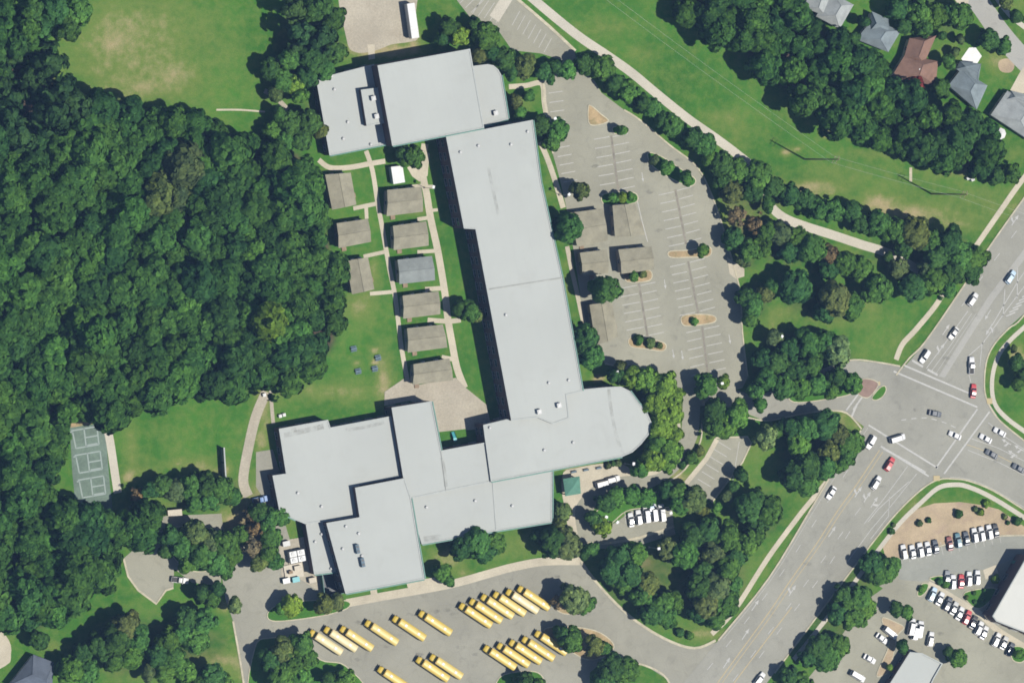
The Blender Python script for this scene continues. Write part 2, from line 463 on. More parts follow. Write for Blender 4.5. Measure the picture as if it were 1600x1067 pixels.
def build_ground():
    fx = np.arange(-205, 205.1, 1.0); fy = np.arange(-145, 145.1, 1.0)
    xs = np.concatenate([[-2500, -900, -400, -260], fx, [260, 400, 900, 2500]])
    ys = np.concatenate([[-2500, -900, -400, -200], fy, [200, 400, 900, 2500]])
    X, Y = np.meshgrid(xs, ys)
    px, py = PX(X, Y)
    dry = 0.17 + 0.07 * np.clip((px + py - 900) / 1200, 0, 1)
    # (x, y, rx, ry, strength)
    for (x, y, a, b, s) in [
        (165, 95, 95, 65, .26), (150, 70, 40, 40, .05), (230, 120, 90, 50, .14), (210, 30, 80, 45, .14), (180, 68, 22, 18, .14), (215, 142, 60, 16, .22), (270, 130, 60, 30, .18), (280, 115, 22, 14, .2),
        (250, 40, 120, 60, .22), (330, 90, 90, 70, .08), (420, 150, 30, 14, .2), (445, 130, 22, 18, .3),
        (595, 80, 70, 14, .8), (648, 62, 10, 25, .5), (690, 18, 20, 20, .15),
        (940, 45, 60, 16, .25), (1000, 85, 40, 14, .22), (1050, 130, 40, 30, .12), (1125, 185, 30, 14, .35), (1150, 215, 30, 20, .2),
        (1270, 295, 50, 14, .62), (1370, 318, 28, 16, .55), (1420, 335, 45, 14, .5), (1495, 352, 35, 10, .4), (1470, 330, 70, 24, .28), (1300, 270, 60, 16, .2), (1240, 180, 60, 14, .12), (1560, 340, 20, 30, .2), (1400, 540, 50, 30, .15), (1300, 500, 60, 14, .2),
        (1370, 240, 40, 8, .35), (1495, 270, 45, 8, .4), (1400, 290, 60, 30, .15), (1540, 305, 40, 20, .18), (1590, 320, 14, 30, .25),
        (1228, 238, 9, 6, .8), (1246, 233, 7, 5, .7), (1290, 208, 9, 9, .75),
        (1150, 340, 35, 30, .5), (1310, 400, 40, 12, .3), (1220, 490, 30, 14, .3), (1360, 480, 18, 10, .3), (1205, 520, 20, 14, .4),
        (1160, 745, 30, 30, .12), (1090, 700, 25, 20, .4), (1060, 745, 22, 12, .5), (1190, 870, 25, 20, .15), (1105, 990, 40, 12, .45), (1140, 760, 10, 8, .2),
        (1000, 880, 22, 14, .5), (1120, 870, 40, 60, .3), (1090, 930, 40, 40, .3), (1130, 920, 30, 30, .25), (905, 870, 14, 22, .4),
        (510, 612, 95, 16, .42), (600, 590, 14, 45, .5), (560, 480, 30, 26, .42), (575, 440, 10, 26, .3), (585, 548, 6, 5, .8), (585, 566, 6, 5, .8), (557, 568, 6, 5, .7),
        (650, 330, 25, 8, .35), (585, 425, 8, 30, .35), (412, 640, 16, 40, .5), (408, 690, 12, 20, .5), (520, 265, 40, 10, .2),
        (205, 700, 14, 45, .35), (225, 735, 18, 16, .35), (280, 725, 30, 14, .3), (320, 730, 24, 14, .4), (200, 745, 12, 12, .6), (265, 680, 30, 20, .15), (350, 735, 14, 10, .5),
        (215, 925, 40, 30, .1), (360, 1040, 20, 30, .25), (330, 1030, 40, 14, .4), (385, 1050, 14, 20, .5), (200, 1060, 60, 12, .2),
        (400, 815, 40, 60, .75), (360, 815, 30, 20, .4), (390, 870, 22, 22, .6), (350, 945, 14, 12, .6), (240, 800, 40, 20, .5),
        (860, 290, 10, 60, .18), (885, 450, 8, 50, .22), (815, 850, 30, 20, .3), (725, 895, 12, 8, .4), (780, 870, 40, 14, .15), (700, 870, 30, 20, .5),
        (1050, 650, 14, 70, .55), (985, 590, 30, 14, .5), (975, 735, 20, 12, .5), (880, 728, 40, 8, .7), (880, 615, 30, 8, .5), (935, 592, 12, 6, .9), (1180, 700, 20, 20, .2),
        (1460, 800, 60, 16, .3), (1420, 790, 30, 24, .25), (1590, 560, 18, 22, .6), (1560, 590, 12, 30, .15), (1570, 70, 30, 30, .2), (1560, 100, 22, 20, .35), (1480, 80, 30, 20, .25), (1580, 240, 30, 14, .25),
        (1270, 730, 50, 70, .15), (1300, 660, 40, 40, .35), (1345, 650, 14, 20, .3), (820, 160, 20, 14, .3), (1580, 10, 40, 12, .3), (1210, 300, 14, 24, .3), (1540, 570, 8, 40, .15),
        (80, 1010, 24, 8, .4), (5, 990, 22, 40, .2)]:
        q = ((px - x) / a) ** 2 + ((py - y) / b) ** 2
        dry += 1.2 * s * np.exp(-q * 1.1)
    r = np.random.RandomState(3)
    n = r.rand(*X.shape)
    for _ in range(3): n = (n + np.roll(n, 1, 0) + np.roll(n, -1, 0) + np.roll(n, 1, 1) + np.roll(n, -1, 1)) / 5
    dry = np.clip(dry + (n - 0.5) * 0.5, 0, 1)
    lit = np.zeros(X.shape)
    for p in (WOOD_W, WOOD_N): lit = np.maximum(lit, inside(p, px, py).astype(float))
    for (x, y, a, b) in [(480, 60, 55, 75), (470, 190, 40, 30), (1175, 300, 50, 40), (1440, 400, 90, 40), (1160, 380, 34, 40), (1175, 470, 26, 30),
                         (1250, 570, 80, 50), (1240, 390, 50, 26), (1290, 470, 60, 30), (1280, 700, 60, 50), (1110, 900, 60, 70), (1000, 900, 60, 55),
                         (310, 860, 60, 40), (240, 1010, 110, 50), (320, 770, 60, 26), (1320, 960, 60, 90), (1190, 800, 36, 34), (1450, 20, 60, 36), (1100, 640, 60, 40), (400, 830, 30, 60)]:
        q = ((px - x) / a) ** 2 + ((py - y) / b) ** 2
        lit = np.maximum(lit, np.clip(1.3 - q, 0, 1) * 0.42)
    for _ in range(2): lit = (lit * 2 + np.roll(lit, 1, 0) + np.roll(lit, -1, 0) + np.roll(lit, 1, 1) + np.roll(lit, -1, 1)) / 6
    lit = np.clip(lit + (n - 0.5) * 0.6 * (lit > 0.05), 0, 1)
    ny, nx = X.shape
    V = np.zeros((ny * nx, 3), np.float32); V[:, 0] = X.ravel(); V[:, 1] = Y.ravel()
    i = (np.arange(ny - 1)[:, None] * nx + np.arange(nx - 1)[None, :]).ravel()
    F = np.stack([i, i + 1, i + nx + 1, i + nx], 1)
    me = bpy.data.meshes.new('ground')
    me.vertices.add(len(V)); me.vertices.foreach_set('co', V.ravel())
    me.loops.add(F.size); me.loops.foreach_set('vertex_index', F.ravel().astype(np.int32))
    me.polygons.add(len(F)); me.polygons.foreach_set('loop_start', (np.arange(len(F)) * 4).astype(np.int32))
    me.polygons.foreach_set('loop_total', np.full(len(F), 4, np.int32))
    for nm, arr in (('dry', dry), ('litter', lit)):
        at = me.attributes.new(nm, 'FLOAT', 'POINT')
        at.data.foreach_set('value', arr.ravel().astype(np.float32))
    me.materials.append(M['grass'])
    me.update(); me.validate()
    tag(place('ground', me), kind='structure')
build_ground()

# ------------------------------------------------------------------ paving, each sheet a little above the one below
gravel = sheet('gravel_yard', [(534, -40), (646, -40), (650, 20), (654, 58), (640, 66), (612, 70), (585, 80), (555, 82), (541, 60)], 0.016, M['gravel'], 4)
sheet('concrete_path', [(574, 70), (585, 70), (586, 92), (576, 94)], 0.036, M['concrete'])
ribbon('field_path', [(338, 172), (375, 172), (414, 175)], 0.55, 0.030, M['concrete'])
ribbon('field_path', [(413, 142), (430, 152), (450, 172)], 1.5, 0.030, M['gravel'])

north_lot = sheet('north_parking_lot', [(690, -30), (780, -30), (806, -2), (855, 40), (898, 80), (902, 104), (930, 128), (945, 155), (860, 125), (880, 95), (845, 84), (800, 79), (775, 43), (737, 31)], 0.020, M['lot'])
ribbon('kerb', [(800, -8), (855, 39), (899, 80)], 0.9, 0.13, M['kerb'], north_lot, depth=0.12)
ribbon('concrete_walk', [(798, -12), (772, 30)], 3.6, 0.036, M['greenway'], north_lot, 0)

main_lot = sheet('main_parking_lot', [(848, 124), (870, 118), (905, 120), (930, 138), (975, 172), (1000, 188), (1045, 226), (1088, 260), (1110, 300),
             (1128, 350), (1142, 400), (1156, 455), (1160, 520), (1168, 590), (1160, 606), (1110, 620), (1060, 612), (1046, 592), (1000, 580), (945, 568),
             (925, 545), (914, 510), (905, 450), (896, 390), (884, 320), (872, 270), (862, 235), (850, 170)], 0.024, M['lot'])
ribbon('kerb', [(975, 172), (1000, 188), (1045, 226), (1088, 260), (1110, 300), (1128, 350), (1142, 400), (1156, 455), (1160, 520), (1168, 588)], 0.5, 0.13, M['kerb'], main_lot, depth=0.12)
ribbon('kerb', [(945, 568), (1000, 580), (1046, 592)], 0.6, 0.13, M['kerb'], main_lot, depth=0.12)
ribbon('kerb', [(848, 126), (851, 172), (864, 240)], 0.6, 0.13, M['kerb'], main_lot, depth=0.12)
sheet('concrete_walk', [(1136, 402), (1148, 410), (1163, 420), (1163, 432), (1150, 436), (1140, 428)], 0.05, M['concrete'], 0, main_lot)

def island(pts, mat='grass', name='traffic_island', smooth=4, kerb=True, h=0.14):
    o = sheet(name, pts, h, M[mat], smooth, None, h - 0.005)
    if kerb:
        q = spline(pts, 5, True); q.append(q[0])
        ribbon('kerb', q, 0.32, h + 0.02, M['kerb'], o, 0, depth=h)
    return o
island([(919, 168), (924, 166), (938, 178), (950, 190), (922, 195)], 'dirt', smooth=2)
island([(958, 199), (976, 199), (978, 208), (960, 209)], 'verge')
island([(1012, 240), (1030, 243), (1060, 262), (1086, 280), (1078, 291), (1050, 280), (1020, 260)], 'verge')
island([(944, 303), (990, 301), (992, 317), (946, 320)], 'verge')
island([(1046, 393), (1075, 391), (1108, 386), (1108, 400), (1078, 402), (1048, 402)], 'dirt')
island([(978, 424), (1014, 422), (1015, 438), (980, 440)], 'dirt')
island([(1066, 494), (1095, 491), (1116, 494), (1116, 503), (1090, 508), (1068, 508)], 'dirt')
island([(984, 528), (1005, 528), (1038, 536), (1036, 548), (1010, 545), (985, 541)], 'dirt')

drive = ribbon('school_drive', [(1082, 590), (1080, 640), (1076, 680), (1052, 722), (1012, 748), (962, 756), (925, 778), (908, 808), (914, 835), (945, 842), (990, 838), (1052, 820)], 6.0, 0.033, M['lot'])
ribbon('kerb', [(1096, 660), (1094, 690), (1070, 733), (1035, 758)], 0.5, 0.14, M['kerb'], drive, depth=0.12)
ribbon('school_drive', [(1078, 622), (1120, 618), (1160, 628), (1200, 644)], 6.0, 0.040, M['lot'])
visitor_lot = sheet('visitor_parking_lot', [(1118, 686), (1168, 683), (1174, 692), (1160, 722), (1112, 784), (1072, 758), (1104, 716)], 0.046, M['lot'])
ribbon('kerb', [(1118, 684), (1168, 682), (1174, 692), (1160, 722), (1112, 785)], 0.5, 0.15, M['kerb'], visitor_lot, 0, depth=0.12)
ribbon('concrete_walk', [(1120, 686), (1104, 716), (1070, 757)], 1.6, 0.06, M['concrete'], visitor_lot, 0)
van_lot = sheet('staff_parking_lot', [(940, 828), (968, 812), (985, 798), (1050, 794), (1053, 824), (985, 842), (940, 846)], 0.050, M['lot'])
ribbon('kerb', [(918, 848), (950, 848), (1000, 839), (1053, 822)], 0.8, 0.15, M['kerb'], van_lot, depth=0.12)
island([(940, 792), (975, 775), (1040, 768), (1052, 780), (1045, 792), (985, 796), (958, 815), (938, 832), (926, 826), (928, 806)], 'verge')
sheet('concrete_plaza', [(880, 738), (900, 731), (940, 724), (975, 726), (990, 738), (1000, 741), (960, 746), (930, 758), (910, 776), (898, 800), (904, 850), (890, 850), (884, 800), (878, 770)], 0.058, M['concrete'], 3)
ribbon('concrete_path', [(1000, 741), (1030, 735), (1052, 712)], 1.4, 0.064, M['concrete'])

bus_lot = sheet('bus_parking_lot', [(345, 888), (375, 878), (388, 855), (405, 830), (424, 800), (400, 760), (400, 706), (426, 702), (445, 760), (440, 800), (455, 850), (470, 880), (505, 925), (545, 942), (700, 912),
             (800, 884), (850, 874), (905, 874), (935, 915), (985, 965), (1040, 1000), (1085, 1014), (1122, 1002), (1092, 1050), (1085, 1110), (1062, 1110),
             (1042, 1060), (1010, 1040), (975, 1032), (945, 1030), (922, 1050), (920, 1140), (392, 1140), (380, 1067), (366, 975), (352, 935)], 0.028, M['bus_lot'])
ribbon('kerb', [(905, 872), (935, 913), (985, 963), (1040, 998), (1085, 1012), (1118, 1000)], 0.8, 0.14, M['kerb'], bus_lot, depth=0.12)
ribbon('kerb', [(1062, 1110), (1042, 1060), (1010, 1040), (975, 1032)], 0.6, 0.14, M['kerb'], bus_lot, depth=0.12)
ribbon('kerb', [(364, 970), (378, 1050), (390, 1140)], 0.6, 0.14, M['kerb'], bus_lot, depth=0.12)
ribbon('concrete_walk', [(541, 942), (600, 931), (700, 913), (760, 897), (800, 886), (850, 877), (906, 876)], 2.6, 0.062, M['concrete'])
sheet('concrete_walk', [(634, 908), (664, 904), (690, 900), (692, 918), (640, 926)], 0.070, M['concrete'])
ribbon('concrete_walk', [(586, 938), (583, 918)], 2.2, 0.074, M['concrete'], None, 0)
island([(418, 958), (436, 944), (480, 938), (540, 938), (542, 950), (500, 962), (430, 970)], 'verge')
island([(398, 1012), (425, 996), (470, 998), (500, 1030), (540, 1040), (566, 1090), (400, 1110)], 'verge')
island([(862, 940), (900, 930), (925, 940), (915, 955), (880, 958)], 'dirt')
island([(850, 985), (880, 978), (930, 985), (958, 1005), (950, 1022), (918, 1030), (885, 1012)], 'dirt')
island([(780, 1058), (830, 1048), (850, 1062), (850, 1100), (780, 1100)], 'verge')

ribbon('service_path', [(416, 612), (400, 650), (388, 700), (380, 750), (388, 775)], 3.2, 0.038, M['gravel'])
ribbon('service_path', [(422, 600), (425, 640), (427, 662)], 1.2, 0.044, M['gravel'])
sheet('service_yard', [(436, 845), (478, 838), (492, 895), (505, 900), (502, 926), (470, 905), (440, 905)], 0.068, M['gravel'])
turn = sheet('turning_circle', [(193, 872), (215, 853), (240, 838), (256, 806), (346, 802), (350, 836), (372, 850), (388, 856), (374, 880), (346, 890), (345, 915), (300, 910), (272, 888),
              (271, 918), (259, 922), (244, 943), (216, 922), (200, 900)], 0.034, M['lot'])
ribbon('kerb', [(193, 872), (200, 900), (216, 922), (244, 943), (259, 922), (271, 918)], 0.6, 0.15, M['kerb'], turn, 0, depth=0.12)
island([(260, 830), (285, 822), (320, 822), (345, 845), (352, 870), (330, 890), (295, 890), (268, 865)], 'verge')
sheet('residential_drive', [(-60, 960), (-10, 975), (14, 1000), (17, 1022), (8, 1040), (-60, 1060)], 0.020, M['concrete'], 3)

# sports courts
court = sheet('sports_court', [(109, 668), (160, 661), (166, 690), (172, 760), (175, 785), (175, 806), (120, 808), (113, 740)], 0.022, M['court'])
ribbon('court_walk', [(165, 656), (172, 690), (178, 730), (184, 770)], 2.6, 0.032, M['greenway'])
sheet('court_edge', [(110, 660), (150, 653), (158, 660), (110, 668)], 0.018, M['dirt'])
for k in range(3):
    ox, oy = 111 + k * 5.2, 671 + k * 38.5
    def cl(*pts):
        ribbon('court_line', [(ox + a + b * 0.12, oy + b - a * 0.17) for a, b in pts], 0.42, 0.036, M['court_paint'], court, 0)
    cl((0, 2), (40, 2)); cl((40, 2), (40, 30)); cl((40, 30), (4, 30)); cl((4, 30), (2, 4)); cl((20, 2), (20, 30)); cl((21, 16), (39, 16)); cl((-2, 4), (3, 4)); cl((22, 28), (38, 28))

# courtyard walks
cwz = 0.020
for pts, w in [([(572, 236), (582, 267), (590, 317), (598, 360), (608, 417), (618, 467), (626, 534), (632, 570), (638, 600)], 1.5),
               ([(664, 225), (660, 267), (667, 305), (673, 342), (684, 392), (695, 457), (700, 500), (706, 534), (714, 575), (726, 606)], 2.3),
               ([(498, 250), (515, 262), (545, 262), (578, 256), (602, 252)], 1.6), ([(552, 326), (590, 318)], 1.3), ([(572, 324), (573, 342)], 1.2),
               ([(568, 401), (604, 393)], 1.2), ([(578, 459), (614, 456)], 1.2), ([(642, 292), (664, 290)], 1.2), ([(664, 292), (676, 292)], 1.2), ([(652, 343), (672, 340)], 1.2),
               ([(674, 329), (684, 328)], 1.0), ([(652, 394), (680, 392)], 1.2), ([(664, 452), (694, 450)], 1.4), ([(668, 500), (700, 502), (720, 500)], 1.5), ([(690, 558), (712, 562)], 1.4),
               ([(574, 440), (600, 400)], 0.1)][:-1]:
    ribbon('courtyard_walk', pts, w, cwz, M['concrete'], None, 4 if len(pts) > 2 else 0)
    cwz += 0.004
sheet('courtyard_walk', [(636, 262), (652, 254), (664, 236), (671, 240), (668, 275), (655, 284), (644, 276)], 0.088, M['concrete'])
sheet('courtyard_plaza', [(601, 612), (630, 592), (650, 602), (712, 590), (728, 606), (760, 632), (768, 668), (730, 672), (686, 675), (676, 640), (640, 626), (600, 634)], 0.092, M['gravel'])
sheet('play_lawn', [(684, 675), (728, 670), (732, 690), (688, 700)], 0.098, M['verge'])
# walks by the long wing and the front
for pts, w in [([(844, 222), (856, 250), (868, 285), (880, 325)], 1.8), ([(886, 385), (893, 420), (901, 455), (912, 505), (920, 530)], 1.5),
               ([(795, 136), (822, 134), (846, 131), (850, 160), (853, 178)], 1.6), ([(1052, 640), (1060, 660), (1062, 680)], 1.0)]:
    ribbon('concrete_walk', pts, w, 0.052, M['concrete'])

# greenway and roadside walks
ribbon('greenway', [(800, -32), (832, -2), (900, 54), (950, 88), (988, 115), (1025, 146), (1075, 186), (1115, 214), (1150, 240), (1180, 266), (1198, 300), (1206, 324), (1228, 342), (1262, 355), (1300, 367), (1345, 382), (1388, 396), (1440, 425), (1478, 448)], 2.9, 0.042, M['greenway'])
ribbon('roadside_walk', [(1690, 165), (1600, 278), (1565, 327), (1531, 376), (1500, 420), (1478, 452), (1460, 480), (1430, 516), (1410, 538), (1400, 562)], 1.8, 0.060, M['concrete'])
ribbon('roadside_walk', [(1330, 700), (1300, 742), (1270, 779), (1248, 806), (1200, 871), (1148, 952), (1112, 990)], 1.7, 0.060, M['concrete'])
ribbon('drain_channel', [(1423, 262), (1423, 284)], 1.0, 0.02, M['kerb'], None, 0)

# the main road, its crossing and the school entrance
ROAD_L = [(1030, 1112), (1122, 1000), (1200, 905), (1267, 797), (1300, 742), (1345, 674), (1400, 588), (1447, 534), (1505, 450), (1548, 385), (1600, 310), (1690, 185)]
ROAD_R = [(1770, 250), (1680, 378), (1600, 490), (1575, 512), (1553, 536), (1541, 560), (1537, 590), (1538, 615), (1546, 634), (1500, 690), (1466, 748), (1440, 763), (1400, 800), (1357, 853), (1300, 930), (1255, 990), (1210, 1050), (1165, 1112)]
road = sheet('main_road', ROAD_L + ROAD_R, 0.070, M['road'])
cross = sheet('cross_road', [(1440, 752), (1470, 746), (1512, 750), (1550, 765), (1600, 796), (1700, 860), (1760, 780), (1660, 732), (1600, 687), (1562, 656), (1544, 628), (1500, 610), (1430, 690)], 0.078, M['road'])
entrance = sheet('school_entrance', [(1412, 574), (1372, 567), (1335, 563), (1300, 570), (1250, 590), (1210, 610), (1170, 622), (1165, 642), (1200, 656), (1250, 646), (1290, 641), (1322, 644), (1352, 668), (1420, 640)], 0.086, M['road'])
tag(road, kind='structure')
for pts in ([(1122, 1000), (1200, 904), (1266, 796), (1299, 741), (1345, 672)], [(1400, 586), (1420, 560), (1446, 533), (1504, 449), (1547, 384), (1600, 309), (1690, 184)],
            [(1680, 379), (1601, 491), (1576, 513), (1554, 537), (1542, 561), (1538, 590), (1539, 615), (1547, 636), (1563, 658), (1601, 689), (1660, 734)],
            [(1210, 1051), (1300, 931), (1358, 854), (1401, 801), (1440, 764), (1466, 749), (1490, 748), (1513, 751), (1551, 766), (1601, 797), (1700, 861)],
            [(1406, 572), (1372, 566), (1335, 562), (1300, 569)], [(1168, 652), (1200, 657), (1250, 647), (1290, 642), (1322, 645), (1346, 670)]):
    ribbon('kerb', pts, 0.5, 0.20, M['kerb'], road, 4, depth=0.13)
island([(1348, 592), (1372, 599), (1356, 621), (1338, 612)], 'brick_paving', smooth=2, h=0.22)
island([(1362, 621), (1374, 606), (1382, 603), (1384, 610), (1378, 620), (1368, 625)], 'verge', h=0.22)
island([(1232, 606), (1270, 592), (1310, 584), (1338, 588), (1334, 612), (1300, 622), (1240, 628)], 'verge', h=0.2)

def line(p, w=0.16, mat='white_paint', name='lane_line', parent=None, z=0.098, smooth=0):
    return ribbon(name, p, w, z, M[mat], parent or road, smooth)
for p in ([(1396, 580), (1527, 636)], [(1413, 571), (1518, 616)], [(1357, 664), (1465, 731)], [(1376, 697), (1451, 744)], [(1382, 693), (1454, 740)][:0],
          [(1462, 731), (1527, 639)], [(1475, 740), (1546, 643)], [(1333, 640), (1352, 613)], [(1322, 641), (1342, 614)]):
    if p: line(p, 0.55, name='crosswalk_line')
for p in ([(1425, 563), (1442, 573)], [(1449, 577), (1465, 586)], [(1380, 700), (1446, 738)], [(1338, 633), (1330, 652)]): line(p, 0.7, name='stop_line', z=0.112)
# the yellow lines of the south leg
ymain = [(1374, 703), (1340, 754), (1307, 800), (1275, 850), (1237, 903), (1200, 958), (1140, 1040), (1110, 1082)]
line(ymain, 0.30, 'yellow_paint', smooth=4)
line([(x + 5, y + 3) for x, y in ymain], 0.22, 'yellow_paint', smooth=4)
line([(1237, 948), (1200, 996), (1150, 1062), (1128, 1092)], 0.30, 'yellow_paint', smooth=4)
# lane dashes and edge lines, south leg
def dashes(pts, w, on, off, mat='white_paint', z=0.098, par=None):
    q = spline(pts, 12)
    d = [0.0]
    for a, b in zip(q, q[1:]): d.append(d[-1] + math.hypot(b[0] - a[0], b[1] - a[1]))
    s = 4.0
    while s + on < d[-1]:
        seg = []
        for t in (s, s + on):
            k = max(i for i in range(len(d)) if d[i] <= t)
            k = min(k, len(q) - 2)
            f = (t - d[k]) / max(d[k + 1] - d[k], 1e-6)
            seg.append((q[k][0] + (q[k + 1][0] - q[k][0]) * f, q[k][1] + (q[k + 1][1] - q[k][1]) * f))
        line(seg, w, mat, 'lane_dash', par, z)
        s += on + off
dashes([(1352, 692), (1318, 744), (1284, 798), (1222, 894), (1150, 990), (1085, 1070)], 0.22, 14, 32)
dashes([(1400, 715), (1362, 770), (1330, 812), (1270, 896), (1200, 990), (1140, 1070)], 0.22, 14, 32)
dashes([(1330, 826), (1290, 890), (1240, 955), (1180, 1035)], 0.22, 14, 32)
line([(1418, 728), (1380, 780), (1350, 818)], 0.22); line([(1432, 740), (1392, 790), (1360, 828), (1322, 880)], 0.2)
line([(1420, 752), (1372, 795), (1356, 815)], 0.25); line([(1390, 776), (1388, 806), (1360, 842)], 0.2); line([(1356, 668), (1300, 752), (1270, 800), (1204, 906), (1130, 998)], 0.16, 'faded_paint', smooth=4)
# north leg
sheet('traffic_median', [(1466, 588), (1476, 590), (1512, 532), (1552, 470), (1616, 385), (1690, 285), (1682, 280), (1608, 378), (1542, 466), (1500, 534)], 0.100, M['street'], 0, road)
line([(1447, 576), (1478, 534), (1512, 486)], 0.25); line([(1455, 580), (1486, 538), (1518, 490)], 0.2); line([(1462, 584), (1495, 534), (1525, 490)], 0.14)
dashes([(1500, 482), (1540, 425), (1600, 345), (1660, 262)], 0.24, 14, 30)
line([(1513, 556), (1535, 537), (1572, 485), (1602, 445), (1640, 395)], 0.28); line([(1531, 572), (1534, 540), (1536, 535)], 0.22); line([(1513, 556), (1510, 562)], 0.22)
line([(1513, 582), (1520, 610)], 0.2); line([(1567, 494), (1570, 452)], 0.28); line([(1589, 466), (1590, 408)], 0.28); line([(1550, 508), (1590, 440), (1618, 400)], 0.28)
for i in range(7): line([(1572 + i * 5, 494 - i * 6), (1586 + i * 5, 488 - i * 6)], 0.4)
dashes([(1404, 657), (1425, 654), (1450, 653), (1478, 661), (1500, 672)], 0.3, 8, 8)
line([(1544, 660), (1570, 682), (1620, 715)], 0.2, parent=cross); line([(1518, 685), (1560, 700), (1620, 730)], 0.2, parent=cross); line([(1512, 703), (1560, 722), (1620, 752)], 0.18, parent=cross)
line([(1510, 694), (1560, 712), (1620, 742)], 0.2, 'yellow_paint', parent=cross)
line([(1484, 745), (1512, 748), (1550, 763), (1601, 793)], 0.16, 'faded_paint', parent=cross, smooth=4)

def arrow(x, y, dx, dy, turn=0, par=None, z=0.104, mat='white_paint', s=1.0):
    a = heading(dx, dy, x, y); p = W(x, y)
    mb = MB()
    mb.add([(-1.5, -.11, 0), (0.4, -.11, 0), (0.4, .11, 0), (-1.5, .11, 0)], [(0, 1, 2, 3)])
    mb.add([(0.4, -.45, 0.004), (1.5, 0, 0.004), (0.4, .45, 0.004)], [(0, 1, 2)])
    if turn: mb.add([(-.9, 0, 0.008), (-.5, 0, 0.008), (-.1, .7 * turn, 0.008), (.2, 1.2 * turn, 0.008), (-.5, 1.1 * turn, 0.008)], [(0, 1, 2, 3, 4)])
    o = mb.build('lane_arrow', M[mat], par or road, (p.x, p.y, z), a)
    o.scale = (s, s, 1)
for x, y, t in ((1341, 768, 1), (1355, 776, 1), (1366, 784, -1), (1238, 922, 1), (1470, 545, 1), (1478, 515, 0), (1586, 344, 1), (1300, 830, 0), (1165, 990, 0), (1180, 945, 0), (1135, 1035, 0)):
    arrow(x, y, .55, -.83, t, s=1.4)
for x, y in ((1582, 708), (1592, 700), (1572, 690)): arrow(x, y, -.85, -.5, 1, cross, 0.104, s=1.3)
arrow(1545, 515, -.5, .85, 1, s=1.4); arrow(1543, 492, -.5, .85, 0, s=1.3)

# parking stalls
def stalls(lot, a, b, n, dx, dy, w=0.26, z=0.034, mat='faded_paint'):
    """n painted lines from a to b, each running (dx, dy)"""
    for i in range(n):
        t = i / max(n - 1, 1)
        x, y = a[0] + (b[0] - a[0]) * t, a[1] + (b[1] - a[1]) * t
        ribbon('stall_line', [(x, y), (x + dx, y + dy)], w, z, M[mat], lot, 0)
stalls(main_lot, (952, 214), (963, 300), 7, -24, 4); stalls(main_lot, (957, 214), (968, 296), 7, 24, -5)
stalls(main_lot, (1053, 300), (1069, 380), 7, -24, 5); stalls(main_lot, (1058, 298), (1074, 378), 7, 22, -6)
stalls(main_lot, (1071, 412), (1086, 488), 7, -24, 5); stalls(main_lot, (1078, 410), (1094, 486), 7, 23, -6)
stalls(main_lot, (995, 446), (1008, 524), 7, -27, 5); stalls(main_lot, (1001, 446), (1014, 524), 7, 23, -5)
stalls(main_lot, (1094, 515), (1102, 582), 6, -22, 5); stalls(main_lot, (1100, 514), (1110, 580), 6, 24, -5)
stalls(main_lot, (857, 146), (861, 190), 4, 22, -3); stalls(main_lot, (868, 232), (880, 285), 5, 22, -4)
for p in ([(955, 212), (967, 305)], [(1055, 296), (1072, 382)], [(1075, 408), (1091, 490)], [(998, 442), (1012, 527)], [(1097, 510), (1106, 585)]):
    ribbon('spine_stain', p, 0.7, 0.029, M['oil'], main_lot, 0)
ribbon('lane_line', [(993, 302), (1003, 345), (1012, 378)], 0.3, 0.034, M['faded_paint'], main_lot, 0)
for x, y in ((1004, 277), (1039, 444), (1052, 553), (1066, 555), (945, 523), (1140, 530)): arrow(x, y, .15, .98, 0, main_lot, 0.034, 'white_paint', 1.0)
stalls(north_lot, (738, 22), (775, 36), 5, 16, -24, 0.22, 0.032); stalls(north_lot, (800, 40), (850, 82), 7, 12, -22, 0.22, 0.032); stalls(north_lot, (710, -2), (736, 20), 4, 22, -22, 0.22, 0.032)
stalls(visitor_lot, (1122, 690), (1090, 748), 6, 20, 12, 0.25, 0.062); stalls(visitor_lot, (1155, 690), (1158, 700), 1, -10, 60, 0.22, 0.062)
stalls(van_lot, (978, 818), (1046, 803), 7, -2, -18, 0.16, 0.062)
# commercial corner lot
shop_lot = sheet('shop_parking_lot', [(1404, 874), (1440, 862), (1500, 846), (1560, 838), (1600, 836), (1700, 838), (1700, 1120), (1220, 1120), (1262, 1060), (1310, 1000), (1350, 940), (1385, 915)], 0.026, M['lot'])
sheet('shop_lane', [(1404, 874), (1440, 862), (1500, 846), (1560, 838), (1600, 836), (1700, 838), (1700, 875), (1600, 866), (1545, 888), (1480, 898), (1440, 908), (1405, 905)], 0.034, M['lot_grey'])
stalls(shop_lot, (1405, 860), (1560, 828), 13, 4, 20, 0.18, 0.040); stalls(shop_lot, (1452, 932), (1600, 1035), 15, 10, -16, 0.18, 0.040)
sheet('planting_bed', [(1384, 872), (1378, 850), (1400, 822), (1430, 796), (1460, 786), (1500, 784), (1530, 788), (1560, 795), (1600, 822), (1680, 870), (1600, 838), (1560, 836), (1500, 844), (1440, 860), (1404, 874)], 0.018, M['pine_straw'])
ribbon('kerb', [(1404, 873), (1440, 861), (1500, 845), (1560, 837), (1640, 836)], 0.5, 0.15, M['kerb'], shop_lot, depth=0.12)
ribbon('roadside_walk', [(1240, 1030), (1312, 940), (1370, 862), (1407, 816), (1440, 784), (1466, 762), (1490, 757), (1512, 760), (1548, 776), (1600, 808), (1700, 872)], 1.5, 0.062, M['greenway'])
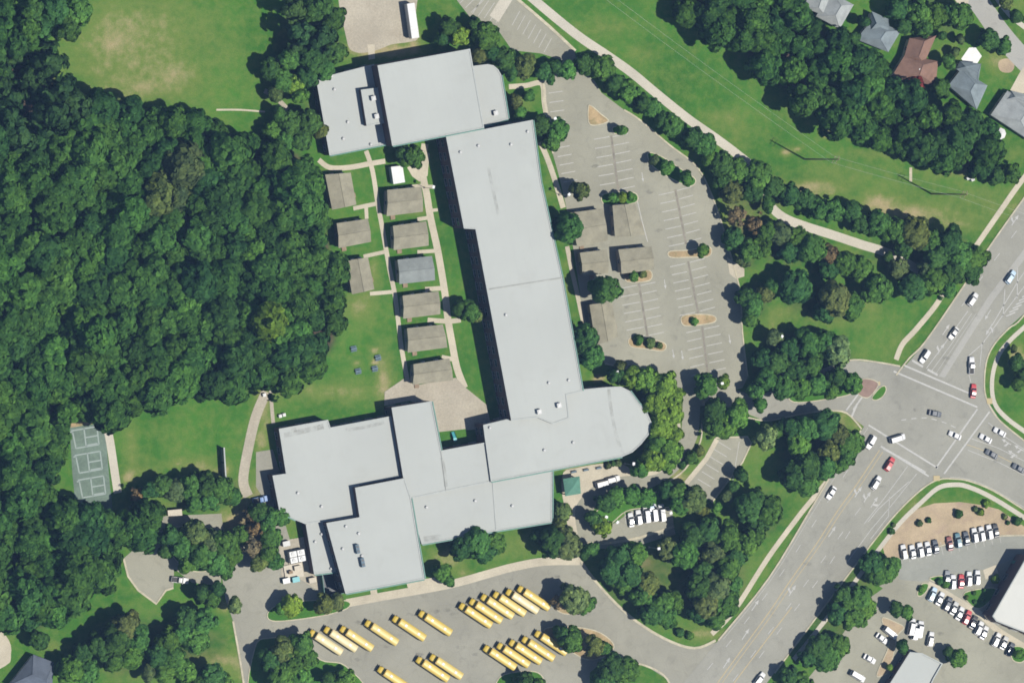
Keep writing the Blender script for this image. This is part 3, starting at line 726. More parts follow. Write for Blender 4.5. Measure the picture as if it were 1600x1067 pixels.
ribbon('roadside_walk', [(1690, 395), (1620, 490), (1580, 530), (1562, 552), (1552, 580), (1550, 610), (1556, 634), (1575, 655), (1610, 680), (1660, 714)], 1.5, 0.062, M['greenway'])
island([(1434, 922), (1440, 912), (1450, 912), (1448, 922), (1440, 930), (1434, 930)], 'verge', h=0.15)
island([(1452, 903), (1475, 900), (1480, 918), (1468, 912)], 'verge', h=0.15)
island([(1508, 925), (1552, 918), (1552, 932), (1530, 950), (1512, 940)], 'verge', h=0.16)
ribbon('concrete_walk', [(1450, 912), (1470, 922), (1500, 940), (1530, 958), (1560, 985), (1610, 1015)], 2.0, 0.046, M['concrete'])
sheet('concrete_pad', [(1536, 890), (1556, 882), (1560, 896), (1540, 905)], 0.048, M['concrete'])
island([(1580, 1012), (1596, 1010), (1606, 1022), (1596, 1034), (1582, 1030)], 'verge', h=0.15)
island([(1378, 965), (1400, 972), (1412, 980), (1402, 992), (1398, 1010), (1390, 1045), (1378, 1055), (1370, 1052), (1388, 1010), (1385, 990)], 'pine_straw', h=0.15, smooth=2)
sheet('concrete_pad', [(1360, 905), (1400, 905), (1420, 916), (1416, 925), (1384, 922)], 0.044, M['lot'])
# residential street
for q in ([(1541, 622), (1550, 622), (1550, 631), (1542, 631)], [(1458, 743), (1468, 743), (1468, 751), (1458, 751)], [(1369, 596), (1375, 596), (1375, 602), (1369, 602)]):
    sheet('tactile_pad', q, 0.215, M['yellow_paint'])
street = ribbon('residential_street', [(1480, -60), (1530, 5), (1560, 48), (1596, 90), (1650, 140)], 7.0, 0.022, M['street'])
ribbon('street_walk', [(1520, -60), (1556, -4), (1580, 26), (1612, 50), (1650, 70)], 1.6, 0.034, M['greenway'])
sheet('house_drive', [(1600, 104), (1592, 116), (1578, 142), (1590, 150), (1640, 130)], 0.034, M['concrete'])
sheet('house_drive', [(1485, -10), (1496, 6), (1512, 10), (1516, -10)], 0.034, M['concrete'])
sheet('flower_bed', [(1562, 95), (1575, 92), (1585, 102), (1580, 113), (1566, 113), (1560, 105)], 0.02, M['pine_straw'], 3)

# oil spots where vehicles stand, and a few patched squares of asphalt
g_ = random.Random(21)
for x, y in [(699, 952), (709, 958), (798, 905), (560, 972), (640, 960), (682, 955), (720, 1010), (742, 1022), (655, 1022), (600, 1010), (870, 900), (560, 1030), (980, 480), (1015, 300), (1030, 360), (930, 260), (1110, 455), (1120, 330), (1060, 250), (960, 540), (1430, 640), (1380, 760), (1260, 880), (1500, 900), (1470, 990), (1400, 1035), (1560, 720), (1480, 560)]:
    pts = [(x + g_.uniform(2, 6) * math.cos(k * 0.9) * 1.5, y + g_.uniform(1.5, 4) * math.sin(k * 0.9)) for k in range(7)]
    sheet('oil_stain', pts, 0.122 if x > 1230 else 0.056, M['oil_spot'], 3, road if x > 1230 else bus_lot if y > 870 else main_lot)

# ------------------------------------------------------------------ the school
school = thing('school_building', 'sprawling brown brick school with linked flat pale grey roofs', 'school', (0, 0, 0))
wings = []

def wing_poly(px, h):
    w = [W(x, y, h) for x, y in px]
    w = [(p.x, p.y) for p in w]
    if sum(a[0] * b[1] - b[0] * a[1] for a, b in zip(w, w[1:] + w[:1])) < 0: w.reverse()
    return w

def inset(poly, d):
    n = len(poly); out = []
    for i in range(n):
        a, b, c = (Vector(poly[(i + j) % n]) for j in (-1, 0, 1))
        u, v = (b - a).normalized(), (c - b).normalized()
        n1, n2 = Vector((-u.y, u.x)), Vector((-v.y, v.x))
        m = (n1 + n2)
        k = d / max(0.3, 1 + n1.dot(n2))
        out.append((b.x + m.x * k, b.y + m.y * k))
    return out

win_mesh = {}
def window_mesh(w, h):
    if (w, h) not in win_mesh:
        mb = MB()
        mb.box((0, 0.0, 0), (w, 0.10, h), 0, 0)
        mb.box((0, -0.03, 0), (w - 0.18, 0.10, h - 0.18), 0, 1)
        mb.box((0, -0.05, 0), (0.07, 0.10, h - 0.1), 0, 0)
        mb.box((0, -0.09, -h / 2 - 0.05), (w + 0.2, 0.22, 0.1), 0, 0)
        win_mesh[(w, h)] = mb.mesh('window', [M['joint'], M['glass']])
    return win_mesh[(w, h)]

def flat_wing(name, px, h, parapet=0.14, gutter_sides=True, bays=True, parent=school, wall='brick', roof='membrane'):
    poly = wing_poly(px, h)
    o = MB().prism(poly, 0, h - 0.02).build(name, [M[wall]], parent)
    inn = inset(poly, 0.34)
    MB().add([(x, y, h + 0.02) for x, y in inset(poly, 0.1)], [tuple(range(len(poly)))]).build('roof_membrane', M[roof], o)
    n = len(poly)
    mb = MB()
    out = inset(poly, -0.08)
    for i in range(n):
        j = (i + 1) % n
        a, b, c, d = out[i], out[j], inn[j], inn[i]
        z0, z1 = h - 0.06, h + parapet
        mb.add([(*a, z1), (*b, z1), (*c, z1), (*d, z1)], [(0, 1, 2, 3)])
        mb.add([(*a, z0), (*b, z0), (*b, z1), (*a, z1)], [(0, 1, 2, 3)])
        mb.add([(*d, z0), (*c, z0), (*c, z1), (*d, z1)], [(3, 2, 1, 0)])
    mb.build('parapet', M['coping'], o)
    wings.append((o, poly, h, bays, gutter_sides))
    return o

R_long = flat_wing('classroom_wing', [(697, 214), (832, 188), (845, 285), (862, 362), (878, 433), (910, 611), (885, 617), (889, 653), (864, 662), (840, 652), (799, 657), (743, 358), (725, 357)], 9.4)
R_gym = flat_wing('gymnasium', [(590, 103), (734, 77), (756, 200), (613, 228)], 10.5, bays=False)
R_annex = flat_wing('gymnasium_annex', [(494, 124), (584, 101), (606, 225), (515, 243)], 4.8)
R_pent = flat_wing('plant_room', [(564, 141), (594, 137), (604, 192), (573, 197)], 7.0, bays=False)
R_east = flat_wing('gymnasium_lobby', [(722, 106), (762, 101), (771, 103), (778, 109), (783, 118), (794, 186), (740, 202)], 5.6)
R_front = flat_wing('front_wing', [(755, 664), (800, 653), (870, 640), (880, 610), (915, 608), (948, 605), (970, 604), (984, 611), (998, 630), (1011, 645), (1018, 661), (1013, 679), (1001, 694), (988, 706), (972, 713), (767, 752)], 7.6)
R_se = flat_wing('office_wing', [(762, 744), (863, 724), (862, 815), (776, 829)], 5.0)
R_sm = flat_wing('media_wing', [(636, 772), (770, 745), (776, 829), (659, 850)], 5.2)
R_mid = flat_wing('centre_wing', [(612, 637), (674, 627), (689, 704), (760, 691), (768, 752), (640, 779), (630, 745)], 7.0)
R_west = flat_wing('west_wing', [(436, 670), (512, 656), (516, 668), (612, 650), (634, 742), (560, 757), (570, 806), (477, 818), (462, 812), (437, 800), (426, 743), (447, 740)], 5.2)
R_low = flat_wing('kitchen_wing', [(478, 819), (508, 812), (530, 892), (491, 897)], 4.2, bays=False)
R_caf = flat_wing('cafeteria_wing', [(510, 817), (562, 808), (555, 762), (632, 747), (642, 778), (663, 904), (540, 927)], 7.8)

def inpoly(poly, x, y): return bool(inside(poly, np.array([x]), np.array([y]))[0])

for o, poly, h, bays, gut in wings:
    n = len(poly)
    for i in range(n):
        a, b = Vector(poly[i]), Vector(poly[(i + 1) % n])
        L = (b - a).length
        if L < 4: continue
        u = (b - a).normalized(); nn = Vector((u.y, -u.x))
        # green metal gutter along the eaves that face east and south
        mid = (a + b) / 2 + nn * 0.6
        hid = any(inpoly(q, mid.x, mid.y) for _, q, hh, _, _ in wings)
        if gut and not hid and (nn.x > 0.5 or nn.y < -0.8):
            c = (a + b) / 2 + nn * 0.28
            MB().box((0, 0, 0), (L - 0.1, 0.34, 0.24)).build('gutter', M['green_metal'], o, (c.x, c.y, h + 0.2), math.atan2(u.y, u.x))
        if not bays: continue
        k = int(L / 4.0)
        for s in range(k):
            p = a + u * (L * (s + 0.5) / k) + nn * 0.04
            t = p + nn * 0.7
            for z in ((1.7, 5.4) if h > 7 else (1.8,)):
                if any(inpoly(q, t.x, t.y) and hh > z - 1 for oo, q, hh, _, _ in wings if oo is not o): continue
                place('window', window_mesh(2.4, 1.7), o, (p.x, p.y, z), math.atan2(u.y, u.x))

# expansion joints, roof by roof
def joint(o, pts, h, w=0.32):
    for a, b in zip(pts, pts[1:]):
        p, q = W(*a, h), W(*b, h)
        c = (p + q) / 2
        MB().box((0, 0, 0), ((q - p).length, w, 0.06)).build('expansion_joint', M['joint'], o, (c.x, c.y, h + 0.05), math.atan2(q.y - p.y, q.x - p.x))
joint(R_long, [(765, 452), (880, 434)], 9.5)
joint(R_mid, [(689, 704), (697, 766)], 7.1, 0.25)
# grime left by standing water
def stain(o, pts, w, h): 
    q = [W(*p, h) for p in spline(pts, 4)]
    l, r = offset_line(q, w / 2), offset_line(q, -w / 2)
    mb = MB()
    for k in range(len(q) - 1): mb.add([r[k], r[k + 1], l[k + 1], l[k]], [(0, 1, 2, 3)])
    mb.build('water_stain', M['stain'], o)
stain(R_long, [(763, 262), (771, 300), (779, 336)], 1.0, 9.426)
stain(R_front, [(951, 608), (955, 640), (963, 680), (974, 710)], 1.1, 7.626)
stain(R_west, [(444, 680), (470, 674), (506, 666)], 1.6, 5.226); stain(R_west, [(540, 672), (570, 667), (600, 660)], 1.0, 5.226)
stain(R_mid, [(690, 715), (694, 735), (697, 760)], 1.2, 7.026); stain(R_sm, [(662, 842), (690, 838)], 1.6, 5.226)

vm = MB(); vm.tube((0, 0, 0), (0, 0, 0.55), 0.32, 0.32, 10); vm.tube((0, 0, 0.55), (0, 0, 0.8), 0.6, 0.3, 10); vm.tube((0, 0, 0.45), (0, 0, 0.55), 0.6, 0.6, 10)
vm = vm.mesh('vent', M['vent'])
um = MB(); um.box((0, 0, 0.12), (1.5, 1.5, 0.24)); um.box((0, 0, 0.62), (1.3, 1.3, 0.76)); um.box((0, 0, 1.06), (1.42, 1.42, 0.12)); um.tube((0, 0, 1.1), (0, 0, 1.2), 0.45, 0.45, 12, 1)
um = um.mesh('fan', [M['vent'], M['steel']])
bm_ = MB(); bm_.box((0, 0, 0.15), (1.2, 3.0, 0.3)); bm_.box((0, 0, 0.8), (1.1, 2.8, 1.0), 0, 1); bm_.tube((0, -.7, 1.3), (0, -.7, 1.38), 0.4, 0.4, 12, 2); bm_.tube((0, .7, 1.3), (0, .7, 1.38), 0.4, 0.4, 12, 2)
bm_ = bm_.mesh('unit', [M['coping'], M['blue_bench'], M['dark_metal']])
for o, h, pts, me, nm in ((R_annex, 4.8, [(522, 140), (543, 191), (536, 217), (579, 226), (518, 119)], vm, 'roof_vent'), (R_pent, 7.0, [(582, 154), (587, 182)], um, 'exhaust_fan'),
        (R_east, 5.6, [(773, 177)], um, 'exhaust_fan'), (R_long, 9.4, [(747, 228), (719, 238), (798, 226), (824, 206), (790, 492), (857, 598), (888, 594)], vm, 'roof_vent'),
        (R_long, 9.4, [(872, 633), (841, 643)], um, 'exhaust_fan'), (R_front, 7.6, [(895, 691), (850, 703), (765, 668)], vm, 'roof_vent'),
        (R_sm, 5.2, [(742, 782), (666, 792)], vm, 'roof_vent'), (R_se, 5.0, [(800, 790)], vm, 'roof_vent'), (R_west, 5.2, [(465, 770), (502, 791)], vm, 'roof_vent'),
        (R_low, 4.2, [(502, 834), (492, 846), (517, 888)], vm, 'roof_vent'), (R_caf, 7.8, [(540, 822), (560, 833), (535, 857), (565, 868)], vm, 'roof_vent'),
        (R_caf, 7.8, [(557, 857), (565, 878)], bm_, 'air_handler')):
    for x, y in pts:
        p = W(x, y, h)
        place(nm, me, o, (p.x, p.y, h + 0.02), R(12), (0.8, 0.8, 0.7) if nm == 'roof_vent' else (1, 1, 1))
stain(R_west, [(455, 673), (463, 671)], 1.4, 5.23); stain(R_west, [(496, 668), (505, 665)], 1.4, 5.23)

# green entrance canopy of the school
p = wing_poly([(880, 748), (906, 744), (908, 771), (884, 775)], 3.8)
can = MB()
cx = sum(q[0] for q in p) / 4; cy = sum(q[1] for q in p) / 4
for i in range(4):
    a, b = p[i], p[(i + 1) % 4]
    can.add([(*a, 3.6), (*b, 3.6), (cx, cy, 4.9)], [(0, 1, 2)])
    can.add([(*a, 3.3), (*b, 3.3), (*b, 3.6), (*a, 3.6)], [(0, 1, 2, 3)])
co = can.build('entrance_canopy', M['green_roof'], school)
for q in inset(p, 0.5): MB().box((q[0], q[1], 1.7), (0.35, 0.35, 3.4)).build('post', M['brick'], co)

# loading dock screen
p = wing_poly([(503, 893), (530, 890), (540, 926), (508, 932)], 2.6)
scr = thing('loading_dock_screen', 'green metal screen walls round the sunken loading dock beside cafeteria', 'screen wall', (p[0][0], p[0][1], 0))
org = Vector((p[0][0], p[0][1], 0))
for i in range(4):
    a, b = Vector((*p[i], 0)), Vector((*p[(i + 1) % 4], 0))
    c = (a + b) / 2 - org
    MB().box((0, 0, 1.3), ((b - a).length, 0.16, 2.6)).build('screen_panel', M['green_metal'], scr, c, math.atan2(b.y - a.y, b.x - a.x))
    MB().box((0, 0, 1.35), (0.25, 0.25, 2.8)).build('post', M['dark_metal'], scr, a - org)
MB().add([(*(Vector((*q, 0)) - org).xy, 0.08) for q in p], [(0, 1, 2, 3)]).build('dock_floor', M['dark_metal'], scr)

# ------------------------------------------------------------------ gabled portables and houses
def gable_parts(root, org, quad, h, rise, axis, roofmat, wallmat, hip=0.0, over=0.35, skirt=True):
    """quad: four eave corners in metres (ccw); ridge runs parallel to edge `axis`"""
    q = [Vector((x, y, 0)) - org for x, y in quad]
    if axis: q = q[1:] + q[:1]
    # edges 0-1 and 2-3 are parallel to the ridge
    m1 = (q[1] + q[2]) / 2; m0 = (q[3] + q[0]) / 2
    d = (m1 - m0)
    e0 = m0 + d * hip; e1 = m1 - d * hip
    e0.z = e1.z = h + rise
    z = h
    A = [Vector((v.x, v.y, z)) for v in q]
    wall_pts = [(v.x, v.y) for v in [Vector(t) for t in inset([(v.x, v.y) for v in q], over)]]
    wb = MB().prism(wall_pts, 0.0, h - 0.1)
    if hip == 0:
        for i0, i1, e in ((1, 2, e1), (3, 0, e0)):
            a, b = Vector((*wall_pts[i0], h - 0.1)), Vector((*wall_pts[i1], h - 0.1))
            t = Vector((e.x, e.y, 0)); c = (a + b) / 2
            wb.add([a, b, (c.x, c.y, h + rise - 0.15)], [(0, 1, 2)])
    wo = wb.build('wall', M[wallmat], root)
    rb = MB()
    th = Vector((0, 0, -0.16))
    faces = [[A[0], A[1], e1, e0], [A[2], A[3], e0, e1]]
    if hip > 0: faces += [[A[1], A[2], e1], [A[3], A[0], e0]]
    for f in faces:
        rb.add(f, [tuple(range(len(f)))])
        rb.add([v + th for v in f], [tuple(reversed(range(len(f))))])
        rb.add([f[0], f[1], f[1] + th, f[0] + th], [(3, 2, 1, 0)])
        if len(f) == 4 and hip == 0:
            rb.add([f[1], f[2], f[2] + th, f[1] + th], [(3, 2, 1, 0)]); rb.add([f[3], f[0], f[0] + th, f[3] + th], [(3, 2, 1, 0)])
    ro = rb.build('roof', M[roofmat], root)
    MB().tube(e0 + Vector((0, 0, .03)), e1 + Vector((0, 0, .03)), 0.11, 0.11, 5).build('ridge_cap', M[roofmat], ro)
    if hip > 0:
        for v, e in ((A[0], e0), (A[3], e0), (A[1], e1), (A[2], e1)):
            MB().tube(v + Vector((0, 0, .02)), e + Vector((0, 0, .02)), 0.08, 0.08, 5).build('ridge_cap', M[roofmat], ro)
    return wo, wall_pts

def wall_openings(wo, pts, h, every, size=(1.2, 1.1), z=1.9, door_edge=0):
    n = len(pts)
    for i in range(n):
        a, b = Vector(pts[i]), Vector(pts[(i + 1) % n]); L = (b - a).length
        u = (b - a).normalized(); nn = Vector((u.y, -u.x)); ang = math.atan2(u.y, u.x)
        k = max(1, int(L / every))
        for s in range(k):
            p = a + u * (L * (s + 0.5) / k) + nn * 0.03
            if i == door_edge and s == 0:
                d = MB(); d.box((0, 0, 0), (1.1, 0.1, 2.1)); d = d.build('door', M['green_metal'], wo, (p.x, p.y, 1.25), ang)
                MB().box((0.4, -0.08, 0), (0.06, 0.1, 0.2)).build('handle', M['steel'], d)
            else: place('window', window_mesh(*size), wo, (p.x, p.y, z), ang)

def portable(px, label, roofmat='shingle_tan', h=3.7, rise=0.8, group='portable classrooms', axis=None):
    quad = wing_poly(px, h)
    org = Vector((*quad[0], 0))
    root = thing('portable_classroom', label, 'portable classroom', org, 0, group)
    e0 = (Vector(quad[1]) - Vector(quad[0])).length; e1 = (Vector(quad[2]) - Vector(quad[1])).length
    ax = (0 if e0 > e1 else 1) if axis is None else axis
    wo, wp = gable_parts(root, org, quad, h, rise, ax, roofmat, 'panel_wall')
    wall_openings(wo, wp, h, 4.2)
    # wall-hung air conditioners on the shaded north side
    n = len(wp)
    i = max(range(n), key=lambda i: (Vector(wp[i]) + Vector(wp[(i + 1) % n])).y)
    a, b = Vector(wp[i]), Vector(wp[(i + 1) % n]); u = (b - a).normalized(); nn = Vector((u.y, -u.x))
    for f in (0.3, 0.7):
        p = a.lerp(b, f) + nn * 0.32
        ac = MB(); ac.box((0, 0, 0), (1.0, 0.6, 1.9)); ac = ac.build('air_conditioner', M['vent'], root, (p.x, p.y, 1.7), math.atan2(u.y, u.x))
        MB().box((0, -0.31, -0.3), (0.8, 0.04, 0.9)).build('grille', M['dark_metal'], ac)
    # timber steps by the door
    a, b = Vector(wp[0]), Vector(wp[1]); u = (b - a).normalized(); nn = Vector((u.y, -u.x))
    k = max(1, int((b - a).length / 4.2)); p = a + u * ((b - a).length * 0.5 / k) + nn * 0.85
    st = MB()
    for s in range(3): st.box((0, -0.1 - 0.25 * s, 0.30 - 0.1 * s), (1.5, 1.2 - 0.2 * s, 0.12))
    st.build('steps', M['wood'], root, (p.x, p.y, 0), math.atan2(u.y, u.x))
    return root
portable([(508, 273), (548, 270), (557, 320), (519, 328)], 'tan roofed portable classroom, topmost of the three along the wood edge')
portable([(526, 349), (575, 342), (580, 378), (529, 388)], 'tan roofed portable classroom, middle one of the three along the wood edge')
portable([(541, 407), (575, 402), (585, 452), (550, 460)], 'tan roofed portable classroom, lowest of the three along the wood edge')
PC = [[(605, 297), (658, 292), (661, 331), (604, 338)], [(614, 353), (666, 346), (670, 384), (615, 391)], [(621, 406), (675, 400), (680, 438), (624, 444)],
      [(629, 462), (685, 455), (688, 491), (630, 498)], [(636, 513), (692, 507), (699, 543), (637, 551)], [(646, 569), (702, 560), (708, 594), (645, 601)]]
for i, q in enumerate(PC):
    portable(q, 'pale blue-grey roofed portable classroom in the courtyard row' if i == 2 else f'tan roofed portable classroom, {ordinal(i)} from the top in the courtyard row', 'shingle_pale' if i == 2 else 'shingle_tan')
portable([(957, 321), (992, 318), (1008, 367), (961, 371)], 'tan roofed portable classroom just below a planted island in the car park')
portable([(966, 390), (1018, 385), (1022, 421), (971, 428)], 'grey-tan roofed portable classroom with dark shadow on left in the car park')
portable([(906, 395), (948, 390), (951, 427), (910, 431)], 'small tan roofed portable classroom beside the lawn strip of the long wing')
portable([(888, 333), (942, 326), (950, 376), (902, 386)], 'tan roofed portable classroom partly under a broad tree by the long wing')
portable([(921, 476), (956, 471), (966, 526), (931, 540)], 'tan roofed portable classroom below a round tree at the lot edge')

def shed(px, label, mat='white_panel', h=2.6, cat='shed', name='storage_shed'):
    quad = wing_poly(px, h); org = Vector((*quad[0], 0))
    root = thing(name, label, cat, org)
    e0 = (Vector(quad[1]) - Vector(quad[0])).length; e1 = (Vector(quad[2]) - Vector(quad[1])).length
    q = [Vector((x, y, 0)) - org for x, y in quad]
    pts = [(v.x, v.y) for v in q]
    wo = MB().prism(inset(pts, 0.06), 0, h - 0.1).build('wall', M[mat], root)
    MB().prism(pts, h - 0.1, h).build('roof', M[mat], root)
    for k in range(1, 6):
        a, b = Vector(pts[0]).lerp(Vector(pts[1]), k / 6), Vector(pts[3]).lerp(Vector(pts[2]), k / 6)
        MB().tube((a.x, a.y, h), (b.x, b.y, h), 0.05, 0.05, 4).build('roof_rib', M[mat], root)
    a, b = Vector(pts[0]), Vector(pts[1]); c = (a + b) / 2; u = (b - a).normalized()
    MB().box((0, 0, 0), (1.6, 0.1, 2.0)).build('door', M['steel'], wo, (c.x + u.y * 0.0, c.y - u.x * 0.0, 1.05), math.atan2(u.y, u.x))
    return root
shed([(611, 261), (629, 259), (633, 285), (615, 288)], 'white flat-roofed shed at the head of the courtyard row')
shed([(262, 797), (284, 795), (285, 805), (263, 806)], 'small pale pink-white shed beneath trees at the turning circle', 'cream_wall', 2.4)

def house(name, label, blocks, roofmat, wallmat='cream_wall', h=3.2, chim=None):
    first = wing_poly(blocks[0][0], h); org = Vector((*first[0], 0))
    root = thing(name, label, 'house', org)
    for px, rise, hip, axis in blocks:
        quad = wing_poly(px, h)
        wo, wp = gable_parts(root, org, quad, h, rise, axis, roofmat, wallmat, hip, 0.5)
        wall_openings(wo, wp, h, 4.5)
    if chim:
        p = W(*chim, h + 2.2) - org
        MB().box((0, 0, 0), (0.7, 0.7, 1.6)).build('chimney', M['white_panel'], root, (p.x, p.y, h + 1.9), 0.5)
    return root
house('house', 'red-brown hip roofed house with a white chimney above the north wood',
      [([(1421, 60), (1463, 56), (1444, 100), (1412, 92)], 2.4, 0.18, 1), ([(1392, 122), (1414, 86), (1466, 96), (1462, 134)], 2.9, 0.30, 0)], 'shingle_red', chim=(1437, 109))
house('house', 'dull blue-grey hip roofed house hemmed in by trees', [([(1338, 62), (1362, 32), (1408, 48), (1388, 82)], 2.8, 0.32, 0), ([(1356, 52), (1362, 18), (1388, 30), (1392, 62)], 2.2, 0.2, 1)], 'shingle_blue')
house('house', 'pale grey roofed house cut by the top edge of the photo', [([(1258, -10), (1280, 25), (1312, 44), (1330, 5), (1300, -30)], 2.4, 0.3, 0)][:0] + [([(1275, 26), (1298, -12), (1334, 8), (1312, 46)], 2.6, 0.3, 0), ([(1256, 12), (1268, -18), (1300, -10), (1290, 26)], 2.0, 0.2, 0)], 'shingle_grey')
house('house', 'slate-blue hip roofed house right of the red-brown one', [([(1482, 134), (1502, 108), (1543, 134), (1526, 172)], 3.0, 0.32, 0), ([(1494, 108), (1500, 96), (1533, 100), (1528, 132)], 2.2, 0.2, 1)], 'shingle_blue')
house('house', 'light grey roofed house cut by the right edge of the photo', [([(1548, 180), (1574, 142), (1640, 178), (1612, 222)], 3.0, 0.3, 0), ([(1570, 156), (1580, 142), (1612, 150), (1604, 176)], 2.2, 0.2, 1)], 'shingle_grey')
house('house', 'dark slate roofed house at the bottom left corner', [([(14, 1070), (52, 1022), (84, 1034), (80, 1100), (30, 1110)][:4], 2.6, 0.28, 1)], 'shingle_slate')

# shops on the south-east corner
def shop(label, px, h, roofmat, wallmat):
    quad = wing_poly(px, h); org = Vector((*quad[0], 0))
    root = thing('shop_building', label, 'shop', org)
    pts = [(x - org.x, y - org.y) for x, y in quad]
    wo = MB().prism(pts, 0, h - 0.02).build('wall', M[wallmat], root)
    MB().add([(x, y, h + 0.02) for x, y in inset(pts, 0.1)], [tuple(range(len(pts)))]).build('roof', M[roofmat], root)
    out, inn = inset(pts, -0.06), inset(pts, 0.35)
    mb = MB(); n = len(pts)
    for i in range(n):
        j = (i + 1) % n
        z0, z1 = h - 0.05, h + 0.5
        mb.add([(*out[i], z1), (*out[j], z1), (*inn[j], z1), (*inn[i], z1)], [(0, 1, 2, 3)])
        mb.add([(*out[i], z0), (*out[j], z0), (*out[j], z1), (*out[i], z1)], [(0, 1, 2, 3)])
        mb.add([(*inn[i], z0), (*inn[j], z0), (*inn[j], z1), (*inn[i], z1)], [(3, 2, 1, 0)])
    mb.build('parapet', M['coping'], root)
    wall_openings(wo, pts, h, 5.0, (2.4, 1.7), 1.7)
    return root
s1 = shop('large white flat-roofed shop at the right edge beside the parked cars', [(1604, 868), (1550, 962), (1556, 970), (1612, 992), (1700, 1030), (1730, 900), (1680, 868)], 7.5, 'white_roof', 'brick')
s2 = shop('low grey flat-roofed shop cut by the bottom edge of the photo', [(1421, 1018), (1440, 1020), (1472, 1036), (1458, 1060), (1440, 1100), (1372, 1095)], 3.6, 'membrane', 'brick')

# ------------------------------------------------------------------ trees: tapered trunk with limbs, crown of many small leaf faces
def crown_mesh(name, seed, lobes, per, semi_z=0.85, lobe_r=(0.24, 0.40), leaf=(0.085, 0.15), gaps=0.0, cz=1.3, squash=0.15, spread=(0.5, 0.78)):
    r = np.random.RandomState(seed)
    vs = []
    ph = r.rand(4) * 6.28; am = r.rand(4) * squash
    for k in range(lobes):
        # golden-angle directions, upper crown favoured
        z = 1 - 1.45 * (k + 0.5) / lobes
        a = k * 2.39996 + r.rand() * 0.9
        s = math.sqrt(max(0.0, 1 - z * z))
        d = np.array([s * math.cos(a), s * math.sin(a), z])
        if r.rand() < gaps: continue
        f = 1 + sum(am[j] * math.sin((j + 2) * a + ph[j]) for j in range(4))
        c = d * np.array([f, f, semi_z]) * r.uniform(*spread)
        rad = r.uniform(*lobe_r)
        n = int(per * (rad / 0.32) ** 2)
        u = r.normal(size=(n, 3)); u /= np.linalg.norm(u, axis=1)[:, None]
        u = np.where((u @ d < -0.25)[:, None], -u, u)
        p = c + u * rad * r.uniform(0.78, 1.06, (n, 1)) * np.array([1, 1, 0.85])
        nn = u * 0.9 + d * 0.75 + r.normal(size=(n, 3)) * 0.34 + np.array([0, 0, 0.05])
        nn /= np.linalg.norm(nn, axis=1)[:, None]
        t = np.cross(nn, r.normal(size=(n, 3))); t /= np.linalg.norm(t, axis=1)[:, None]
        b = np.cross(nn, t)
        w = r.uniform(leaf[0], leaf[1], (n, 1)); l = w * r.uniform(0.8, 1.5, (n, 1))
        q = np.stack([p - t * w - b * l * 0.4, p + t * w * 0.5 - b * l, p + t * w + b * l * 0.35, p - t * w * 0.4 + b * l], 1) * 1.0
        vs.append(q.reshape(-1, 3))
    V = np.concatenate(vs); V = V * np.array([1, 1, 1.0]) + np.array([0, 0, cz])
    V[:, :2] *= 1.0 / np.percentile(np.linalg.norm(V[:, :2], axis=1), 97)
    n = len(V) // 4
    me = bpy.data.meshes.new(name)
    me.vertices.add(len(V)); me.vertices.foreach_set('co', V.astype(np.float32).ravel())
    me.loops.add(n * 4); me.loops.foreach_set('vertex_index', np.arange(n * 4, dtype=np.int32))
    me.polygons.add(n); me.polygons.foreach_set('loop_start', np.arange(0, n * 4, 4, dtype=np.int32)); me.polygons.foreach_set('loop_total', np.full(n, 4, np.int32))
    me.materials.append(M['leaf'])
    me.update(); me.validate()
    return me

def trunk_mesh(name, seed, cz=1.3, r0=0.075, limbs=6):
    r = random.Random(seed); mb = MB()
    top = cz + 0.25
    lean = (r.uniform(-.05, .05), r.uniform(-.05, .05))
    mb.tube((0, 0, -0.02), (lean[0] * .5, lean[1] * .5, cz * 0.5), r0 * 1.25, r0 * 0.8, 7)
    mb.tube((lean[0] * .5, lean[1] * .5, cz * 0.5), (lean[0], lean[1], top), r0 * 0.8, r0 * 0.25, 7)
    for k in range(limbs):
        a = k * 2.4 + r.random(); z = cz * r.uniform(0.5, 0.9); L = r.uniform(0.4, 0.65)
        mb.tube((lean[0] * .6, lean[1] * .6, z), (L * math.cos(a), L * math.sin(a), z + r.uniform(0.25, 0.5)), r0 * 0.4, r0 * 0.12, 5)
    return mb.mesh(name, M['bark'], True)

BIG = [(crown_mesh('broadleaf_crown', 11 + i, 62 + 5 * i, 105, 0.95 + 0.05 * i, (0.15, 0.31), (0.07, 0.13), 0.08, squash=0.16 + 0.04 * (i % 3), spread=(0.42, 0.86)), trunk_mesh('broadleaf_trunk', 40 + i)) for i in range(6)]
SMALL = [(crown_mesh('small_crown', 31 + i, 26, 80, 0.85, (0.28, 0.46), (0.10, 0.19), squash=0.16, cz=1.8), trunk_mesh('small_trunk', 60 + i, 1.8)) for i in range(4)]
PINE = [(crown_mesh('pine_crown', 51 + i, 58, 80, 1.15, (0.14, 0.28), (0.07, 0.13), 0.22, 2.0, 0.2, (0.25, 0.86)), trunk_mesh('pine_trunk', 80 + i, 2.0, 0.06, 8)) for i in range(3)]
BARE = [(crown_mesh('thin_crown', 71 + i, 44, 46, 0.9, (0.14, 0.3), (0.06, 0.12), 0.35, 1.7, 0.25, (0.3, 0.85)), trunk_mesh('thin_trunk', 90 + i, 1.7, 0.075, 10)) for i in range(2)]
BUSH = [(crown_mesh('bush_crown', 91 + i, 20, 60, 0.8, (0.3, 0.5), (0.12, 0.22), 0.0, 0.62, 0.15), trunk_mesh('bush_stem', 99 + i, 0.5, 0.05, 5)) for i in range(3)]

